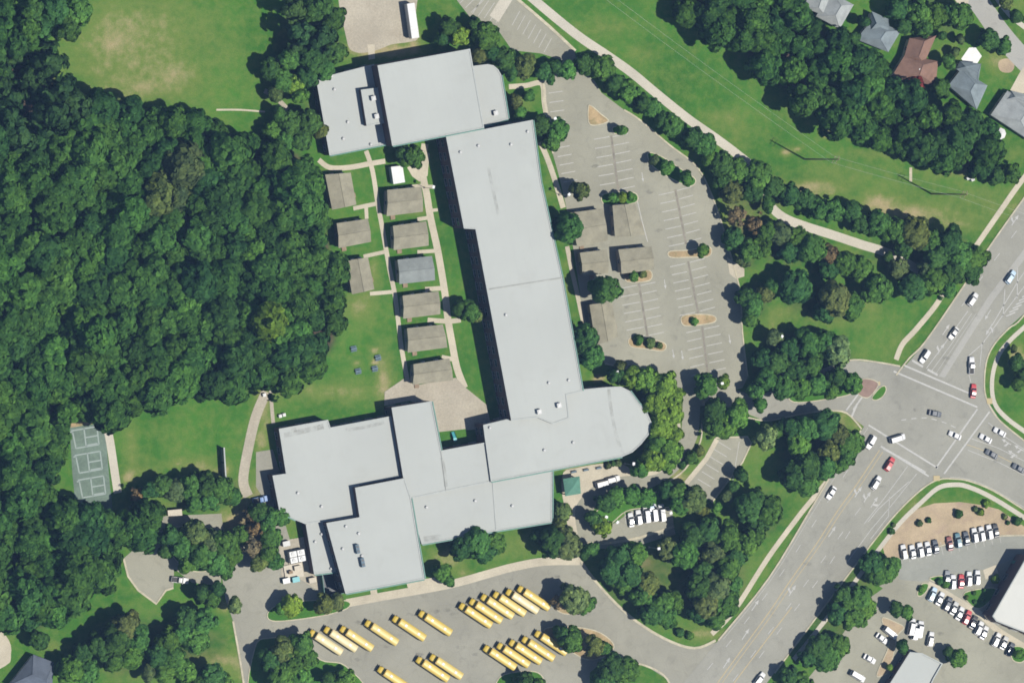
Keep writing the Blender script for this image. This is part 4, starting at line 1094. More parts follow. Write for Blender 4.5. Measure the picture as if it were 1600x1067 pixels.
TONE = {  # real leaf colours and how they read
    'd': ((0.035, 0.082, 0.027), 'dark green'), 'm': ((0.050, 0.111, 0.029), 'mid green'), 'g': ((0.063, 0.140, 0.032), 'bright green'),
    'y': ((0.104, 0.177, 0.032), 'yellow-green'), 'o': ((0.081, 0.108, 0.038), 'olive green'), 'p': ((0.112, 0.156, 0.065), 'pale grey-green'),
    'b': ((0.105, 0.085, 0.055), 'brown half-bare'), 'c': ((0.035, 0.073, 0.029), 'blackish green pine'), 'r': ((0.157, 0.028, 0.029), 'dark red-leaved'),
    's': ((0.072, 0.098, 0.043), 'dull brownish green'), 'u': ((0.115, 0.088, 0.056), 'rusty brown')}

def tree(x, y, r, tone, label, group, kind=None, zs=1.0, name=None, cat='tree'):
    """crown centred over plan point (x, y), crown radius r plan units"""
    rad = r * 0.2
    if kind is None: kind = 'pine' if tone == 'c' else 'thin' if tone in 'bu' else 'bush' if cat == 'shrub' else 'small' if r < 15 else 'big'
    cm, tm = rng.choice({'pine': PINE, 'thin': BARE, 'bush': BUSH, 'small': SMALL, 'big': BIG}[kind])
    cz = {'pine': 2.0, 'bush': 0.62, 'big': 1.3, 'small': 1.8}.get(kind, 1.7)
    p = W(x, y, cz * rad * zs)
    nm = name or {'pine': 'pine_tree', 'bush': 'shrub', 'small': 'young_tree', 'thin': 'withered_tree'}.get(kind, 'broadleaf_tree')
    t = thing(nm, label, cat, (p.x, p.y, 0), rng.uniform(0, 6.28), group)
    t.scale = (rad * rng.uniform(0.95, 1.06), rad * rng.uniform(0.95, 1.06), rad * zs)
    c = TONE[tone][0]
    v = rng.uniform(0.9, 1.3); w = rng.uniform(-0.13, 0.13)
    place('crown', cm, t, color=(c[0] * v * (1 + w), c[1] * v, c[2] * v * (1 - w)))
    place('trunk' if kind != 'bush' else 'stem', tm, t)
    return t

def stand(where, items, axis='x', group=None, cat='tree', zs=1.0):
    """a clump or row: every tree told apart by its order in it"""
    items = sorted(items, key=lambda q: q[0] if axis == 'x' else q[1])
    n = len(items)
    for i, q in enumerate(items):
        x, y, r = q[:3]; tone = q[3] if len(q) > 3 else 'm'
        size = 'small' if r < 13 else 'broad' if r > 23 else 'middling'
        desc = TONE[tone][1]
        side = ('from the left' if axis == 'x' else 'from the top')
        noun = 'shrub' if cat == 'shrub' else 'tree'
        if desc.endswith('pine'): desc, noun = 'blackish green', 'pine'
        lab = f'{desc} {noun}, {ordinal(i)} {side} {where}' if n > 1 else f'{size} {desc} {noun} {where}'
        tree(x, y, r, tone, lab, group or ('trees ' + where), zs=zs, cat=cat)

# the dense woods read as one mass: one object of real leaf geometry each
def wood(poly, gap, label, tones, seed, rr, extra=()):
    g = random.Random(seed); pts = []
    r = np.random.RandomState(seed)
    xs = [p[0] for p in poly]; ys = [p[1] for p in poly]
    for k in range(9000):
        x, y = g.uniform(max(min(xs), -40), max(xs)), g.uniform(max(min(ys), -40), min(max(ys), 1100))
        if any((x - a) ** 2 + (y - b) ** 2 < gap * gap for a, b in pts): continue
        if not inpoly(poly, x, y): continue
        pts.append((x, y))
    VV = []; CC = []; tv = MB()
    src = []
    for cm, tm in BIG + PINE:
        co = np.empty(len(cm.vertices) * 3, np.float32); cm.vertices.foreach_get('co', co)
        src.append(co.reshape(-1, 4, 3))
    for x, y in pts:
        rad = g.uniform(*rr) * 0.2; zs = g.uniform(0.95, 1.3)
        tone = g.choice(tones)
        for (ex, ey, er, et) in extra:
            if (x - ex) ** 2 + (y - ey) ** 2 < er * er: tone = g.choice(et)
        k = len(BIG) + g.randrange(len(PINE)) if tone == 'c' else g.randrange(len(BIG))
        Q = src[k]; cz = 2.0 if tone == 'c' else 1.3
        Q = Q[(Q[:, 0, 2] > cz - 0.35) & (r.rand(len(Q)) < 0.72)]
        c = Q.mean(1, keepdims=True)
        Q = c + (Q - c) * 1.12
        a = g.uniform(0, 6.28); ca, sa = math.cos(a), math.sin(a)
        p = W(x, y, cz * rad * zs)
        O = np.empty_like(Q)
        O[..., 0] = (Q[..., 0] * ca - Q[..., 1] * sa) * rad + p.x
        O[..., 1] = (Q[..., 0] * sa + Q[..., 1] * ca) * rad + p.y
        O[..., 2] = Q[..., 2] * rad * zs
        VV.append(O.reshape(-1, 3))
        t = TONE[tone][0]; v = g.uniform(0.66, 0.92); w = g.uniform(-0.14, 0.02)
        col = np.empty((O.shape[0] * 4, 4), np.float32); col[:] = (t[0] * v * (1 + w), t[1] * v, t[2] * v * (1 - w), 1)
        CC.append(col)
        tv.tube((p.x, p.y, -0.1), (p.x, p.y, cz * rad * zs), 0.30, 0.12, 6, 1, False)
    V = np.concatenate(VV); C = np.concatenate(CC); n = len(V) // 4
    TV = np.array(tv.v, np.float32); TF = np.array(tv.f, np.int32) + len(V)
    me = bpy.data.meshes.new('woodland')
    allv = np.concatenate([V.astype(np.float32), TV]); loops = np.concatenate([np.arange(n * 4, dtype=np.int32), TF.ravel()])
    nf = n + len(TF)
    me.vertices.add(len(allv)); me.vertices.foreach_set('co', allv.ravel())
    me.loops.add(len(loops)); me.loops.foreach_set('vertex_index', loops)
    me.polygons.add(nf); me.polygons.foreach_set('loop_start', np.arange(0, nf * 4, 4, dtype=np.int32)); me.polygons.foreach_set('loop_total', np.full(nf, 4, np.int32))
    me.materials.append(M['wood_leaf']); me.materials.append(M['bark'])
    me.polygons.foreach_set('material_index', np.concatenate([np.zeros(n, np.int32), np.ones(len(TF), np.int32)]))
    at = me.attributes.new('tone', 'FLOAT_COLOR', 'POINT')
    at.data.foreach_set('color', np.concatenate([C, np.zeros((len(TV), 4), np.float32)]).ravel())
    me.update()
    tag(place('woodland', me), label, 'wood', kind='stuff')
    return len(pts), nf
print('wood', wood(WOOD_W, 26, 'dense green wood filling the left side of the frame', 'mmmgmdmdmmm', 5, (22, 35),
     [(60, 150, 75, 'ccdc'), (270, 285, 40, 'so'), (480, 535, 50, 'ddm'), (440, 510, 34, 'yg'), (330, 180, 40, 'dm')]))
print('wood', wood(WOOD_N, 27, 'dense green wood on the slope below the houses', 'mmdmg', 9, (20, 30)))

stand('at the north-west corner of the frame', [(12, 8, 16, 'y'), (45, 20, 25, 'd'), (85, 15, 26, 'd'), (120, 20, 24, 'm'), (105, 45, 22, 'd'), (60, 45, 22, 'd'), (15, 45, 22, 'u'), (70, 85, 22, 'd'), (25, 85, 24, 'c'), (30, 60, 18, 'd')])
stand('in the dark stand above the annex', [(458, 15, 22, 'c'), (492, 12, 26, 'd'), (518, 28, 22, 'd'), (468, 50, 24, 'c'), (502, 58, 26, 'c'), (522, 82, 20, 'd'), (486, 92, 24, 'd'), (452, 92, 18, 'm'), (460, 75, 16, 'c'), (478, 118, 20, 'd'), (505, 108, 18, 'm')])
stand('in the scrub left of the annex', [(420, 108, 17, 'd'), (440, 124, 18, 'm'), (460, 132, 16, 'y'), (430, 148, 13, 'o'), (468, 150, 14, 'g'), (452, 192, 20, 'd'), (482, 192, 20, 'd'), (436, 180, 14, 'm'), (424, 205, 16, 'g'), (470, 218, 18, 'd'), (500, 205, 14, 'o'), (442, 222, 18, 'm')])
stand('in the clump north of the gymnasium', [(700, 42, 17, 'd'), (718, 57, 17, 'y'), (690, 62, 13, 'd'), (758, 55, 22, 'm'), (742, 40, 15, 'd'), (748, 88, 14, 's'), (786, 92, 18, 'd'), (768, 82, 14, 'd')])
stand('in the row at the north lot foot', [(818, 103, 20, 'o'), (800, 112, 14, 'd'), (848, 112, 15, 'd'), (868, 104, 12, 'd'), (886, 110, 15, 'g'), (860, 125, 9, 'm')])
stand('along the greenway beside the car park', [(912, 100, 17, 'd'), (940, 107, 21, 'm'), (958, 128, 17, 'd'), (980, 142, 20, 'g'), (1004, 160, 15, 'd'), (1020, 168, 16, 'm'), (1048, 196, 19, 'm'), (1034, 186, 13, 'd'), (1082, 216, 20, 'd'), (1100, 226, 19, 'm'), (1108, 246, 14, 'g')])
stand('at the north end of the long wing', [(806, 158, 12, 's'), (826, 150, 10, 'g'), (812, 176, 11, 'g'), (845, 196, 17, 'd'), (870, 205, 20, 'g'), (862, 222, 15, 'm')])
stand('along the long wing lawn', [(905, 298, 16, 'o'), (885, 356, 25, 'm'), (912, 526, 21, 'd'), (922, 556, 20, 'm'), (906, 545, 14, 'd'), (943, 452, 23, 'm')], 'y', zs=1.35)
stand('standing alone on the upper car park island', [(972, 204, 10, 'g')])
stand('on the slanting island of the car park', [(1022, 250, 9, 's'), (1042, 262, 12, 'g'), (1072, 279, 13, 'g')])
stand('in the island above a portable', [(958, 309, 9, 'g'), (972, 309, 9, 'y'), (986, 308, 8, 'g')])
stand('on the middle-right car park island', [(1098, 391, 11, 'g')])
stand('on the island below a portable', [(990, 432, 9, 'g'), (1004, 428, 7, 'o')])
stand('on the dirt island of the lower car park', [(1085, 502, 7, 'g')], cat='shrub')
stand('on the left island of the lower car park', [(998, 531, 9, 'm'), (1016, 536, 9, 'o'), (1030, 540, 6, 'o')], cat='shrub')
stand('east of the car park', [(1125, 256, 20, 'd'), (1150, 268, 20, 'm'), (1185, 276, 24, 'm'), (1206, 292, 18, 'd'), (1172, 300, 18, 'd'), (1200, 318, 14, 'm'), (1142, 300, 20, 's'), (1128, 285, 16, 'd'), (1150, 336, 18, 'u'), (1176, 350, 20, 'u'), (1196, 362, 18, 'm'),
       (1146, 372, 18, 'd'), (1170, 390, 22, 'm'), (1192, 388, 16, 'm'), (1160, 408, 12, 's'), (1176, 478, 20, 'm'), (1164, 464, 17, 'd'), (1196, 460, 14, 's'), (1172, 500, 14, 'm')], 'y')
stand('north of the slanting greenway', [(1232, 304, 19, 'd'), (1256, 312, 19, 'd'), (1278, 326, 20, 'm'), (1302, 330, 20, 'm'), (1332, 330, 18, 'd'), (1344, 350, 18, 'd'), (1372, 348, 22, 'm'), (1398, 362, 22, 'm'), (1426, 364, 26, 'o'), (1412, 386, 18, 'd'), (1452, 378, 22, 'm'),
       (1482, 378, 26, 'd'), (1462, 402, 24, 'd'), (1498, 400, 26, 'm'), (1522, 402, 24, 'm'), (1518, 424, 20, 'd'), (1486, 424, 24, 'd'), (1448, 420, 18, 's'), (1458, 440, 24, 'm'), (1478, 448, 20, 'm'), (1428, 450, 24, 'd'), (1404, 418, 17, 's'), (1388, 402, 9, 'd')])
stand('on the lawn below the greenway', [(1218, 364, 20, 's'), (1244, 372, 20, 'm'), (1264, 388, 24, 'm'), (1232, 394, 18, 'd'), (1296, 398, 18, 'u'), (1318, 412, 20, 'm'), (1344, 418, 20, 'm'), (1294, 422, 18, 'd'), (1240, 448, 26, 'd'), (1256, 452, 17, 'm'),
       (1302, 466, 28, 's'), (1328, 478, 24, 'm'), (1288, 488, 18, 'd'), (1368, 452, 25, 'm'), (1204, 450, 14, 'm')])
stand('in the mass north of the entrance', [(1210, 528, 14, 's'), (1232, 545, 22, 'd'), (1262, 536, 24, 'm'), (1288, 532, 20, 'm'), (1308, 548, 24, 'p'), (1214, 566, 22, 'd'), (1240, 578, 20, 'd'), (1268, 570, 20, 'm'), (1196, 592, 20, 'm'), (1222, 604, 20, 'm'),
       (1250, 606, 18, 'g'), (1276, 600, 20, 'm'), (1306, 588, 18, 'd'), (1330, 598, 18, 'g'), (1300, 612, 14, 'm'), (1190, 560, 18, 'd')])
stand('in the mass south of the entrance', [(1234, 668, 20, 'd'), (1258, 672, 24, 'm'), (1246, 694, 20, 'g'), (1286, 662, 24, 'd'), (1308, 680, 20, 's'), (1330, 690, 22, 'm'), (1320, 712, 20, 'm'), (1294, 706, 18, 'o'), (1286, 730, 22, 'm'), (1258, 728, 26, 'd'),
       (1238, 742, 24, 'd'), (1262, 756, 20, 'm'), (1310, 724, 16, 'm'), (1196, 684, 21, 'p'), (1214, 672, 12, 'm')])
stand('at the foot of the main car park', [(1102, 603, 20, 'g'), (1130, 597, 12, 'y'), (1118, 640, 20, 'd'), (1150, 648, 24, 'g'), (1114, 664, 20, 'm'), (1132, 668, 18, 'g'), (1180, 610, 16, 'm'), (1188, 632, 12, 'g')])
stand('hugging the rounded front wing', [(986, 590, 18, 'y'), (1008, 592, 23, 'y'), (1034, 602, 25, 'y'), (1050, 620, 19, 'y'), (1022, 630, 24, 'y'), (1046, 646, 20, 'y'), (1032, 664, 23, 'y'), (1050, 678, 18, 'y'), (1024, 692, 20, 'g'), (1044, 704, 24, 'y'), (1018, 718, 21, 'y'), (1000, 732, 16, 'g'), (1040, 726, 16, 'y'), (960, 586, 14, 'd'), (968, 574, 12, 's')], zs=1.1)
stand('on the lawn wedge between drives', [(1080, 716, 12, 'm'), (1094, 704, 9, 'o'), (1066, 726, 7, 'd')], cat='shrub')
stand('beside the visitor lot kerb', [(1158, 742, 13, 'd'), (1146, 760, 10, 'd'), (1136, 776, 10, 's'), (1120, 792, 9, 'g')])
stand('on the island above the white vans', [(946, 786, 16, 'd'), (964, 776, 17, 'g'), (986, 774, 18, 'g'), (1008, 776, 16, 'g'), (940, 822, 17, 'y'), (926, 808, 14, 'd')])
stand('above the right end of the vans', [(1040, 764, 15, 'd'), (1058, 768, 17, 'm'), (1082, 780, 22, 'o'), (1062, 788, 18, 'g'), (1096, 796, 12, 'o')])
stand('on the lawn right of the visitor lot', [(1172, 794, 26, 'd'), (1200, 798, 26, 'm'), (1186, 814, 22, 'd'), (1184, 782, 20, 'd')])
stand('in the grove left of the main road', [(965, 868, 20, 'd'), (992, 866, 20, 'g'), (956, 888, 22, 'd'), (980, 896, 24, 'd'), (1010, 912, 20, 'o'), (970, 912, 18, 'm'), (1000, 930, 20, 'm'), (1034, 942, 22, 'm'), (1052, 940, 18, 'm'), (1018, 958, 20, 'd'), (1040, 962, 20, 'm'),
       (1068, 866, 24, 'g'), (1042, 858, 18, 's'), (1080, 838, 22, 'd'), (1104, 828, 20, 'd'), (1136, 838, 24, 'm'), (1162, 848, 24, 'm'), (1150, 866, 20, 'd'), (1112, 862, 20, 's'), (1136, 886, 22, 'm'), (1096, 890, 18, 'd'), (1090, 916, 24, 'd'), (1118, 918, 24, 's'),
       (1142, 914, 18, 'm'), (1102, 944, 24, 's'), (1130, 944, 24, 'm'), (1142, 928, 14, 'm'), (1090, 956, 18, 'd'), (1116, 966, 18, 'm'), (1180, 838, 16, 'm')])
stand('by the grove corner at the bus exit', [(1062, 988, 8, 'd'), (1078, 992, 7, 'm')], cat='shrub')
stand('at the office wing corner', [(862, 846, 24, 'd'), (884, 850, 26, 's'), (880, 800, 15, 'o'), (874, 820, 14, 'o'), (924, 858, 14, 'm'), (912, 866, 10, 'd'), (840, 840, 12, 'd')])
stand('on the upper bus lot island', [(896, 936, 24, 'p'), (914, 944, 17, 'm'), (872, 938, 14, 'b')])
stand('on the lower bus lot island', [(892, 1000, 22, 'm'), (878, 988, 14, 'd'), (928, 1008, 18, 'o'), (942, 1012, 14, 'm')])
stand('on the lawn below the bus exit', [(955, 1046, 24, 'd'), (978, 1046, 22, 'm'), (944, 1062, 18, 'd')])
stand('below the media wing', [(720, 856, 20, 'd'), (744, 846, 22, 'm'), (772, 848, 18, 'm'), (756, 862, 18, 'd'), (690, 894, 16, 'g'), (700, 906, 12, 'm')])
stand('in the courtyard below the gymnasium', [(644, 246, 20, 'm'), (628, 240, 12, 'd')])
stand('between two portables and the long wing', [(734, 487, 18, 'm'), (746, 494, 12, 'o'), (716, 482, 12, 'd')])
stand('on the green island by the dock', [(456, 944, 18, 'y'), (440, 950, 11, 'g'), (506, 944, 17, 'o'), (526, 940, 14, 's')])
stand('on the left bus lot island', [(470, 1006, 20, 'm'), (440, 1016, 22, 'o'), (420, 1030, 20, 'd'), (456, 1034, 24, 'm'), (480, 1030, 18, 'm'), (436, 1058, 22, 'm'), (468, 1060, 20, 'g'), (538, 1060, 18, 'g'), (512, 1060, 12, 'd'), (820, 1064, 18, 'd'), (840, 1070, 14, 'm')])
stand('by the west wing and service drive', [(402, 800, 17, 'd'), (418, 812, 20, 'm'), (438, 806, 15, 'm'), (396, 826, 18, 'u'), (424, 838, 18, 'm'), (394, 856, 18, 'u'), (416, 864, 18, 'm'), (430, 878, 14, 'm'), (404, 880, 14, 'o'), (386, 802, 13, 'b'), (388, 840, 14, 'u')])
stand('below the big lawn', [(232, 766, 16, 'd'), (252, 760, 17, 'd'), (276, 766, 18, 's'), (298, 760, 20, 'm'), (322, 756, 22, 'd'), (346, 764, 22, 'm'), (362, 776, 16, 'm'), (328, 782, 18, 'm'), (302, 786, 15, 'm'), (214, 774, 13, 'u')])
stand('on the turning circle island', [(264, 838, 18, 'd'), (282, 852, 20, 'm'), (304, 832, 22, 'o'), (328, 846, 20, 's'), (350, 850, 22, 'm'), (310, 866, 22, 'm'), (336, 876, 22, 'm'), (292, 880, 16, 'g'), (362, 868, 18, 'm'), (352, 892, 15, 'm'), (376, 836, 16, 'm'), (258, 862, 12, 'd')])
stand('beside the service drive kerb', [(366, 946, 14, 'p'), (330, 936, 15, 'm'), (314, 926, 14, 'd'), (340, 920, 12, 'd')])
stand('in the lower left grove', [(290, 966, 20, 'd'), (318, 970, 22, 'm'), (304, 998, 22, 'm'), (284, 988, 18, 'm'), (262, 1000, 20, 'm'), (246, 1022, 20, 'd'), (272, 1030, 22, 'm'), (288, 1048, 18, 'g'), (256, 1048, 18, 'm'), (196, 976, 24, 's'),
       (214, 996, 22, 'm'), (180, 1000, 26, 'd'), (156, 1010, 22, 'd'), (204, 1024, 20, 'g'), (176, 1032, 18, 'm'), (128, 1020, 18, 'd'), (110, 1046, 22, 'g'), (138, 1050, 18, 'm'), (330, 1056, 22, 'd'), (350, 1066, 16, 'm'), (232, 1050, 14, 's'), (308, 1070, 14, 'm'), (60, 1000, 16, 'd')])
stand('between the road and the shops', [(1388, 888, 21, 'm'), (1370, 898, 19, 'm'), (1360, 880, 20, 'd'), (1318, 930, 19, 'd'), (1342, 934, 22, 'm'), (1334, 962, 24, 'm'), (1308, 958, 20, 'd'), (1352, 948, 19, 'g'), (1326, 944, 20, 'm'), (1276, 1012, 19, 'd'), (1294, 1026, 23, 'm'), (1312, 1010, 19, 'm'), (1284, 1004, 17, 'd'), (1264, 1026, 17, 'd'), (1232, 1056, 18, 'd'), (1252, 1066, 20, 'm')], zs=0.85)
stand('inside the shop car park', [(1416, 956, 13, 'g'), (1400, 950, 13, 'd'), (1496, 1028, 16, 'g'), (1482, 1018, 10, 'd'), (1410, 1010, 12, 'm'), (1592, 1022, 9, 'g'), (1390, 1042, 6, 'y')])
stand('at the right edge by the bend', [(1588, 566, 14, 'd'), (1600, 585, 16, 'd'), (1590, 600, 12, 'm'), (1584, 545, 7, 'o')])
stand('about the houses', [(1402, 14, 22, 'd'), (1432, 18, 24, 'm'), (1458, 26, 22, 'm'), (1442, 42, 18, 'm'), (1412, 38, 15, 'd'), (1498, 26, 22, 'm'), (1482, 22, 16, 'd'), (1544, 62, 18, 'd'), (1566, 72, 16, 'm'), (1500, 62, 9, 's'), (1482, 96, 14, 'm'), (1492, 82, 9, 'o'),
       (1472, 56, 8, 'd'), (1588, 26, 12, 'd'), (1430, 134, 16, 'r'), (1470, 138, 16, 'm'), (1334, 60, 12, 'd'), (1364, 92, 16, 'm'), (1350, 34, 12, 'd'), (1580, 272, 18, 'm'), (1555, 275, 16, 'd'), (1572, 4, 12, 'o')])
stand('in the pine straw bed', [(1393, 830, 6, 'd'), (1437, 817, 6, 's'), (1451, 813, 5, 'd'), (1498, 802, 8, 'd'), (1541, 787, 7, 'y'), (1532, 800, 7, 'y'), (1524, 795, 5, 's'), (1590, 814, 8, 'd'), (1570, 807, 5, 'p'), (1575, 816, 4, 'd'), (1396, 820, 4, 's')], cat='shrub')
stand('in the beds before the white shop', [(1468, 908, 6, 'd'), (1478, 912, 7, 'g'), (1556, 904, 8, 'y'), (1522, 926, 4, 'd'), (1538, 922, 4, 'd'), (1510, 933, 4, 's'), (1523, 940, 4, 'd'), (1535, 936, 4, 'm'), (1440, 920, 6, 'g')], cat='shrub')
stand('along the visitor plaza wall', [(950, 727, 6, 's'), (966, 724, 6, 's'), (958, 724, 5, 'd')], cat='shrub')

# ------------------------------------------------------------------ vehicles
def wheel_mesh(r, w):
    t = MB(); t.tube((0, -w / 2, 0), (0, w / 2, 0), r, r, 14); t = t.mesh('tyre', M['tyre'])
    q = MB(); q.tube((0, -w / 2 - 0.015, 0), (0, w / 2 + 0.015, 0), r * 0.58, r * 0.58, 10); q = q.mesh('rim', M['rim'])
    return t, q
CW = wheel_mesh(0.33, 0.22); BW = wheel_mesh(0.5, 0.28)

def ring(x, hw, z0, z1, bev=0.12):
    return [(x, -hw, z0), (x, hw, z0), (x, hw, z1 - bev), (x, hw - bev, z1), (x, -hw + bev, z1), (x, -hw, z1 - bev)]

def car_meshes(kind):
    P = {}
    L = {'sedan': 4.6, 'suv': 4.8, 'van': 5.6, 'pickup': 5.6}[kind]; hw = 0.92 if kind != 'van' else 1.0
    belt = {'sedan': 0.92, 'suv': 1.05, 'van': 1.15, 'pickup': 1.1}[kind]; top = {'sedan': 1.45, 'suv': 1.75, 'van': 2.1, 'pickup': 1.8}[kind]
    hood = belt - (0.06 if kind != 'van' else 0.1)
    b = MB()
    b.loft([ring(-L / 2, hw * .86, .38, belt - .12), ring(-L / 2 + .2, hw * .97, .28, belt - .02), ring(-L / 4, hw, .25, belt), ring(L / 6, hw, .25, belt), ring(L / 2 - .9, hw * .98, .27, hood), ring(L / 2 - .2, hw * .93, .32, hood - .12), ring(L / 2, hw * .78, .4, hood - .25)])
    P['body'] = b.mesh('car_body', M['paint'], False)
    fx, rx = {'sedan': (.95, -1.75), 'suv': (1.05, -2.2), 'van': (1.75, -2.6), 'pickup': (1.05, -.75)}[kind]
    ft, rt = {'sedan': (.3, -1.1), 'suv': (.45, -2.0), 'van': (1.1, -2.5), 'pickup': (.45, -.6)}[kind]
    w0, w1 = hw * .93, hw * .76
    z0, z1 = belt - .03, top
    def quadmesh(nm, pts, mat, th=0.0): return MB().add(pts, [tuple(range(len(pts)))]).mesh(nm, mat)
    P['windscreen'] = quadmesh('windscreen', [(fx, -w0, z0), (fx, w0, z0), (ft, w1, z1 - .03), (ft, -w1, z1 - .03)], M['glass'])
    P['rear_window'] = quadmesh('rear_window', [(rx, w0, z0), (rx, -w0, z0), (rt, -w1, z1 - .03), (rt, w1, z1 - .03)], M['glass'])
    for s, nm in ((1, 'side_window'), (-1, 'side_window.')):
        P[nm] = quadmesh('side_window', [(fx, s * w0, z0), (rx, s * w0, z0), (rt, s * w1, z1 - .04), (ft, s * w1, z1 - .04)], M['glass'])
    r = MB()
    r.loft([[(ft + .04, -w1 - .02, z1 - .06), (ft + .04, w1 + .02, z1 - .06), (ft + .02, w1 - .05, z1), (ft + .02, -w1 + .05, z1)], [((ft + rt) / 2, -w1 - .02, z1 - .05), ((ft + rt) / 2, w1 + .02, z1 - .05), ((ft + rt) / 2, w1 - .08, z1 + .05), ((ft + rt) / 2, -w1 + .08, z1 + .05)],
            [(rt - .04, -w1 - .02, z1 - .06), (rt - .04, w1 + .02, z1 - .06), (rt - .02, w1 - .05, z1), (rt - .02, -w1 + .05, z1)]])
    for s in (-1, 1):
        for (xa, xb) in ((fx, ft), (rx, rt), ((fx + rx) / 2 - .05, (ft + rt) / 2 - .05)):
            r.tube((xa, s * w0, z0), (xb, s * w1, z1 - .04), .05, .05, 4)
    P['roof'] = r.mesh('car_roof', M['paint'])
    if kind == 'pickup':
        P['load_bed'] = MB().box((-1.75, 0, belt + .01), (1.85, hw * 1.6, .04)).mesh('load_bed', M['black'])
    h = MB().box((0, 0, 0), (.14, .34, .14)).mesh('lamp', M['lamp_clear']); t = MB().box((0, 0, 0), (.1, .28, .2)).mesh('lamp', M['lamp_red'])
    m = MB().box((0, 0, 0), (.14, .2, .14)).mesh('mirror', M['paint'])
    bp = MB().box((0, 0, 0), (.16, hw * 1.7, .2)).mesh('bumper', M['black'])
    return P, dict(L=L, hw=hw, belt=belt, hood=hood, h=h, t=t, m=m, bp=bp, fx=fx)
CARS = {k: car_meshes(k) for k in ('sedan', 'suv', 'van', 'pickup')}
PAINT = {'white': (.46, .46, .455), 'silver': (.36, .37, .38), 'black': (.015, .016, .018), 'dark': (.035, .045, .06), 'red': (.36, .018, .025), 'maroon': (.17, .04, .035), 'teal': (.05, .13, .16),
         'blue': (.05, .13, .3), 'pink': (.42, .22, .18), 'grey': (.16, .17, .18), 'light blue': (.32, .42, .5), 'pale': (.36, .36, .34)}

def car(x, y, dx, dy, kind, col, label, group, name=None):
    h = 0.8
    p = W(x, y, h)
    a = heading(dx, dy, x, y)
    t = thing(name or {'van': 'parked_van', 'pickup': 'pickup_truck'}.get(kind, 'car'), label, 'car' if kind != 'van' else 'van', (p.x, p.y, 0.10 if x > 1300 else 0.06), a, group)
    P, d = CARS[kind]
    for nm, me in P.items(): place(nm.rstrip('.'), me, t, color=PAINT[col])
    for sx in (1, -1):
        for sy in (1, -1):
            w = place('wheel', CW[0], t, (sx * d['L'] * .305, sy * (d['hw'] - .1), .33)); place('rim', CW[1], w)
    for sy in (1, -1):
        place('headlight', d['h'], t, (d['L'] / 2 - .12, sy * d['hw'] * .58, d['hood'] - .3)); place('tail_light', d['t'], t, (-d['L'] / 2 + .02, sy * d['hw'] * .66, d['belt'] - .3))
        place('wing_mirror', d['m'], t, (d['fx'] - .25, sy * (d['hw'] + .08), d['belt'] + .05), color=PAINT[col])
    place('bumper', d['bp'], t, (d['L'] / 2 - .05, 0, .42)); place('bumper', d['bp'], t, (-d['L'] / 2 + .05, 0, .42))
    return t
RD = 'cars on the roads'
for q in [(1579, 433, .57, -.82, 'suv', 'light blue', 'pale blue car heading up the north leg near the frame edge'), (1520, 468, .57, -.82, 'suv', 'white', 'white car with dark windows on the north leg, beside the lane dashes'),
          (1490, 521, -.57, .82, 'sedan', 'pale', 'pale car on the north leg between stop line and grove'), (1445, 557, -.55, .83, 'suv', 'white', 'white car waiting at the north stop line'),
          (1518, 571, .02, -1, 'pickup', 'white', 'white pickup in the turn lane by the right kerb'), (1521, 611, .1, -1, 'sedan', 'red', 'red car passing the right end of the north crosswalk'),
          (1461, 646, .98, .2, 'sedan', 'dark', 'dark slate car alone in the middle of the junction'), (1492, 680, -.9, -.42, 'sedan', 'white', 'white car entering the junction over the east crosswalk'),
          (1402, 685, .95, -.3, 'van', 'white', 'white van turning across the south crosswalk'), (1361, 691, -.5, .87, 'suv', 'white', 'white car under the trees at the south crosswalk'),
          (1390, 725, .52, -.85, 'suv', 'red', 'red car waiting below the south crosswalk'), (1369, 754, .52, -.85, 'suv', 'white', 'white car queuing right behind the red one'),
          (1299, 770, -.52, .85, 'sedan', 'white', 'white car going down the road beside the walk'), (1562, 675, -.85, -.5, 'sedan', 'white', 'white car nearest the kerb on the cross road'),
          (1540, 685, -.85, -.5, 'sedan', 'white', 'white car at the east crosswalk stop'), (1549, 709, -.85, -.5, 'sedan', 'dark', 'dark car queuing on the cross road, nearer the junction'),
          (1591, 731, -.85, -.5, 'sedan', 'dark', 'dark car on the cross road at the right frame edge'), (1187, 1060, .6, -.8, 'suv', 'white', 'white car half under the trees at the bottom of the road')]:
    car(*q, RD)
SH = 'cars in the shop car park'
row1 = [('suv', 'white'), ('sedan', 'white'), ('suv', 'white'), ('sedan', 'white'), ('sedan', 'dark'), None, ('sedan', 'maroon'), ('suv', 'teal'), ('sedan', 'dark'), ('suv', 'white'), ('suv', 'white'), ('suv', 'white'), ('sedan', 'black')]
xs1 = [(1412, 862), (1426, 862), (1438, 859), (1450, 857), (1462, 854), None, (1484, 849), (1497, 844), (1510, 841), (1523, 836), (1534, 834), (1546, 831), (1556, 829)]
k = 0
for q, p in zip(row1, xs1):
    if not q: continue
    car(p[0], p[1], -.15, -.98, q[0], q[1], f'{q[1]} car, {ordinal(k)} from the left beside the pine straw bed', SH); k += 1
for i, (x, y, kd, c) in enumerate([(1480, 902, 'sedan', 'grey'), (1489, 909, 'suv', 'white'), (1502, 908, 'sedan', 'red'), (1514, 904, 'suv', 'white'), (1527, 902, 'suv', 'white')]):
    car(x, y, .05, -1, kd, c, f'{c} car, {ordinal(i)} from the left in the short middle row', SH)
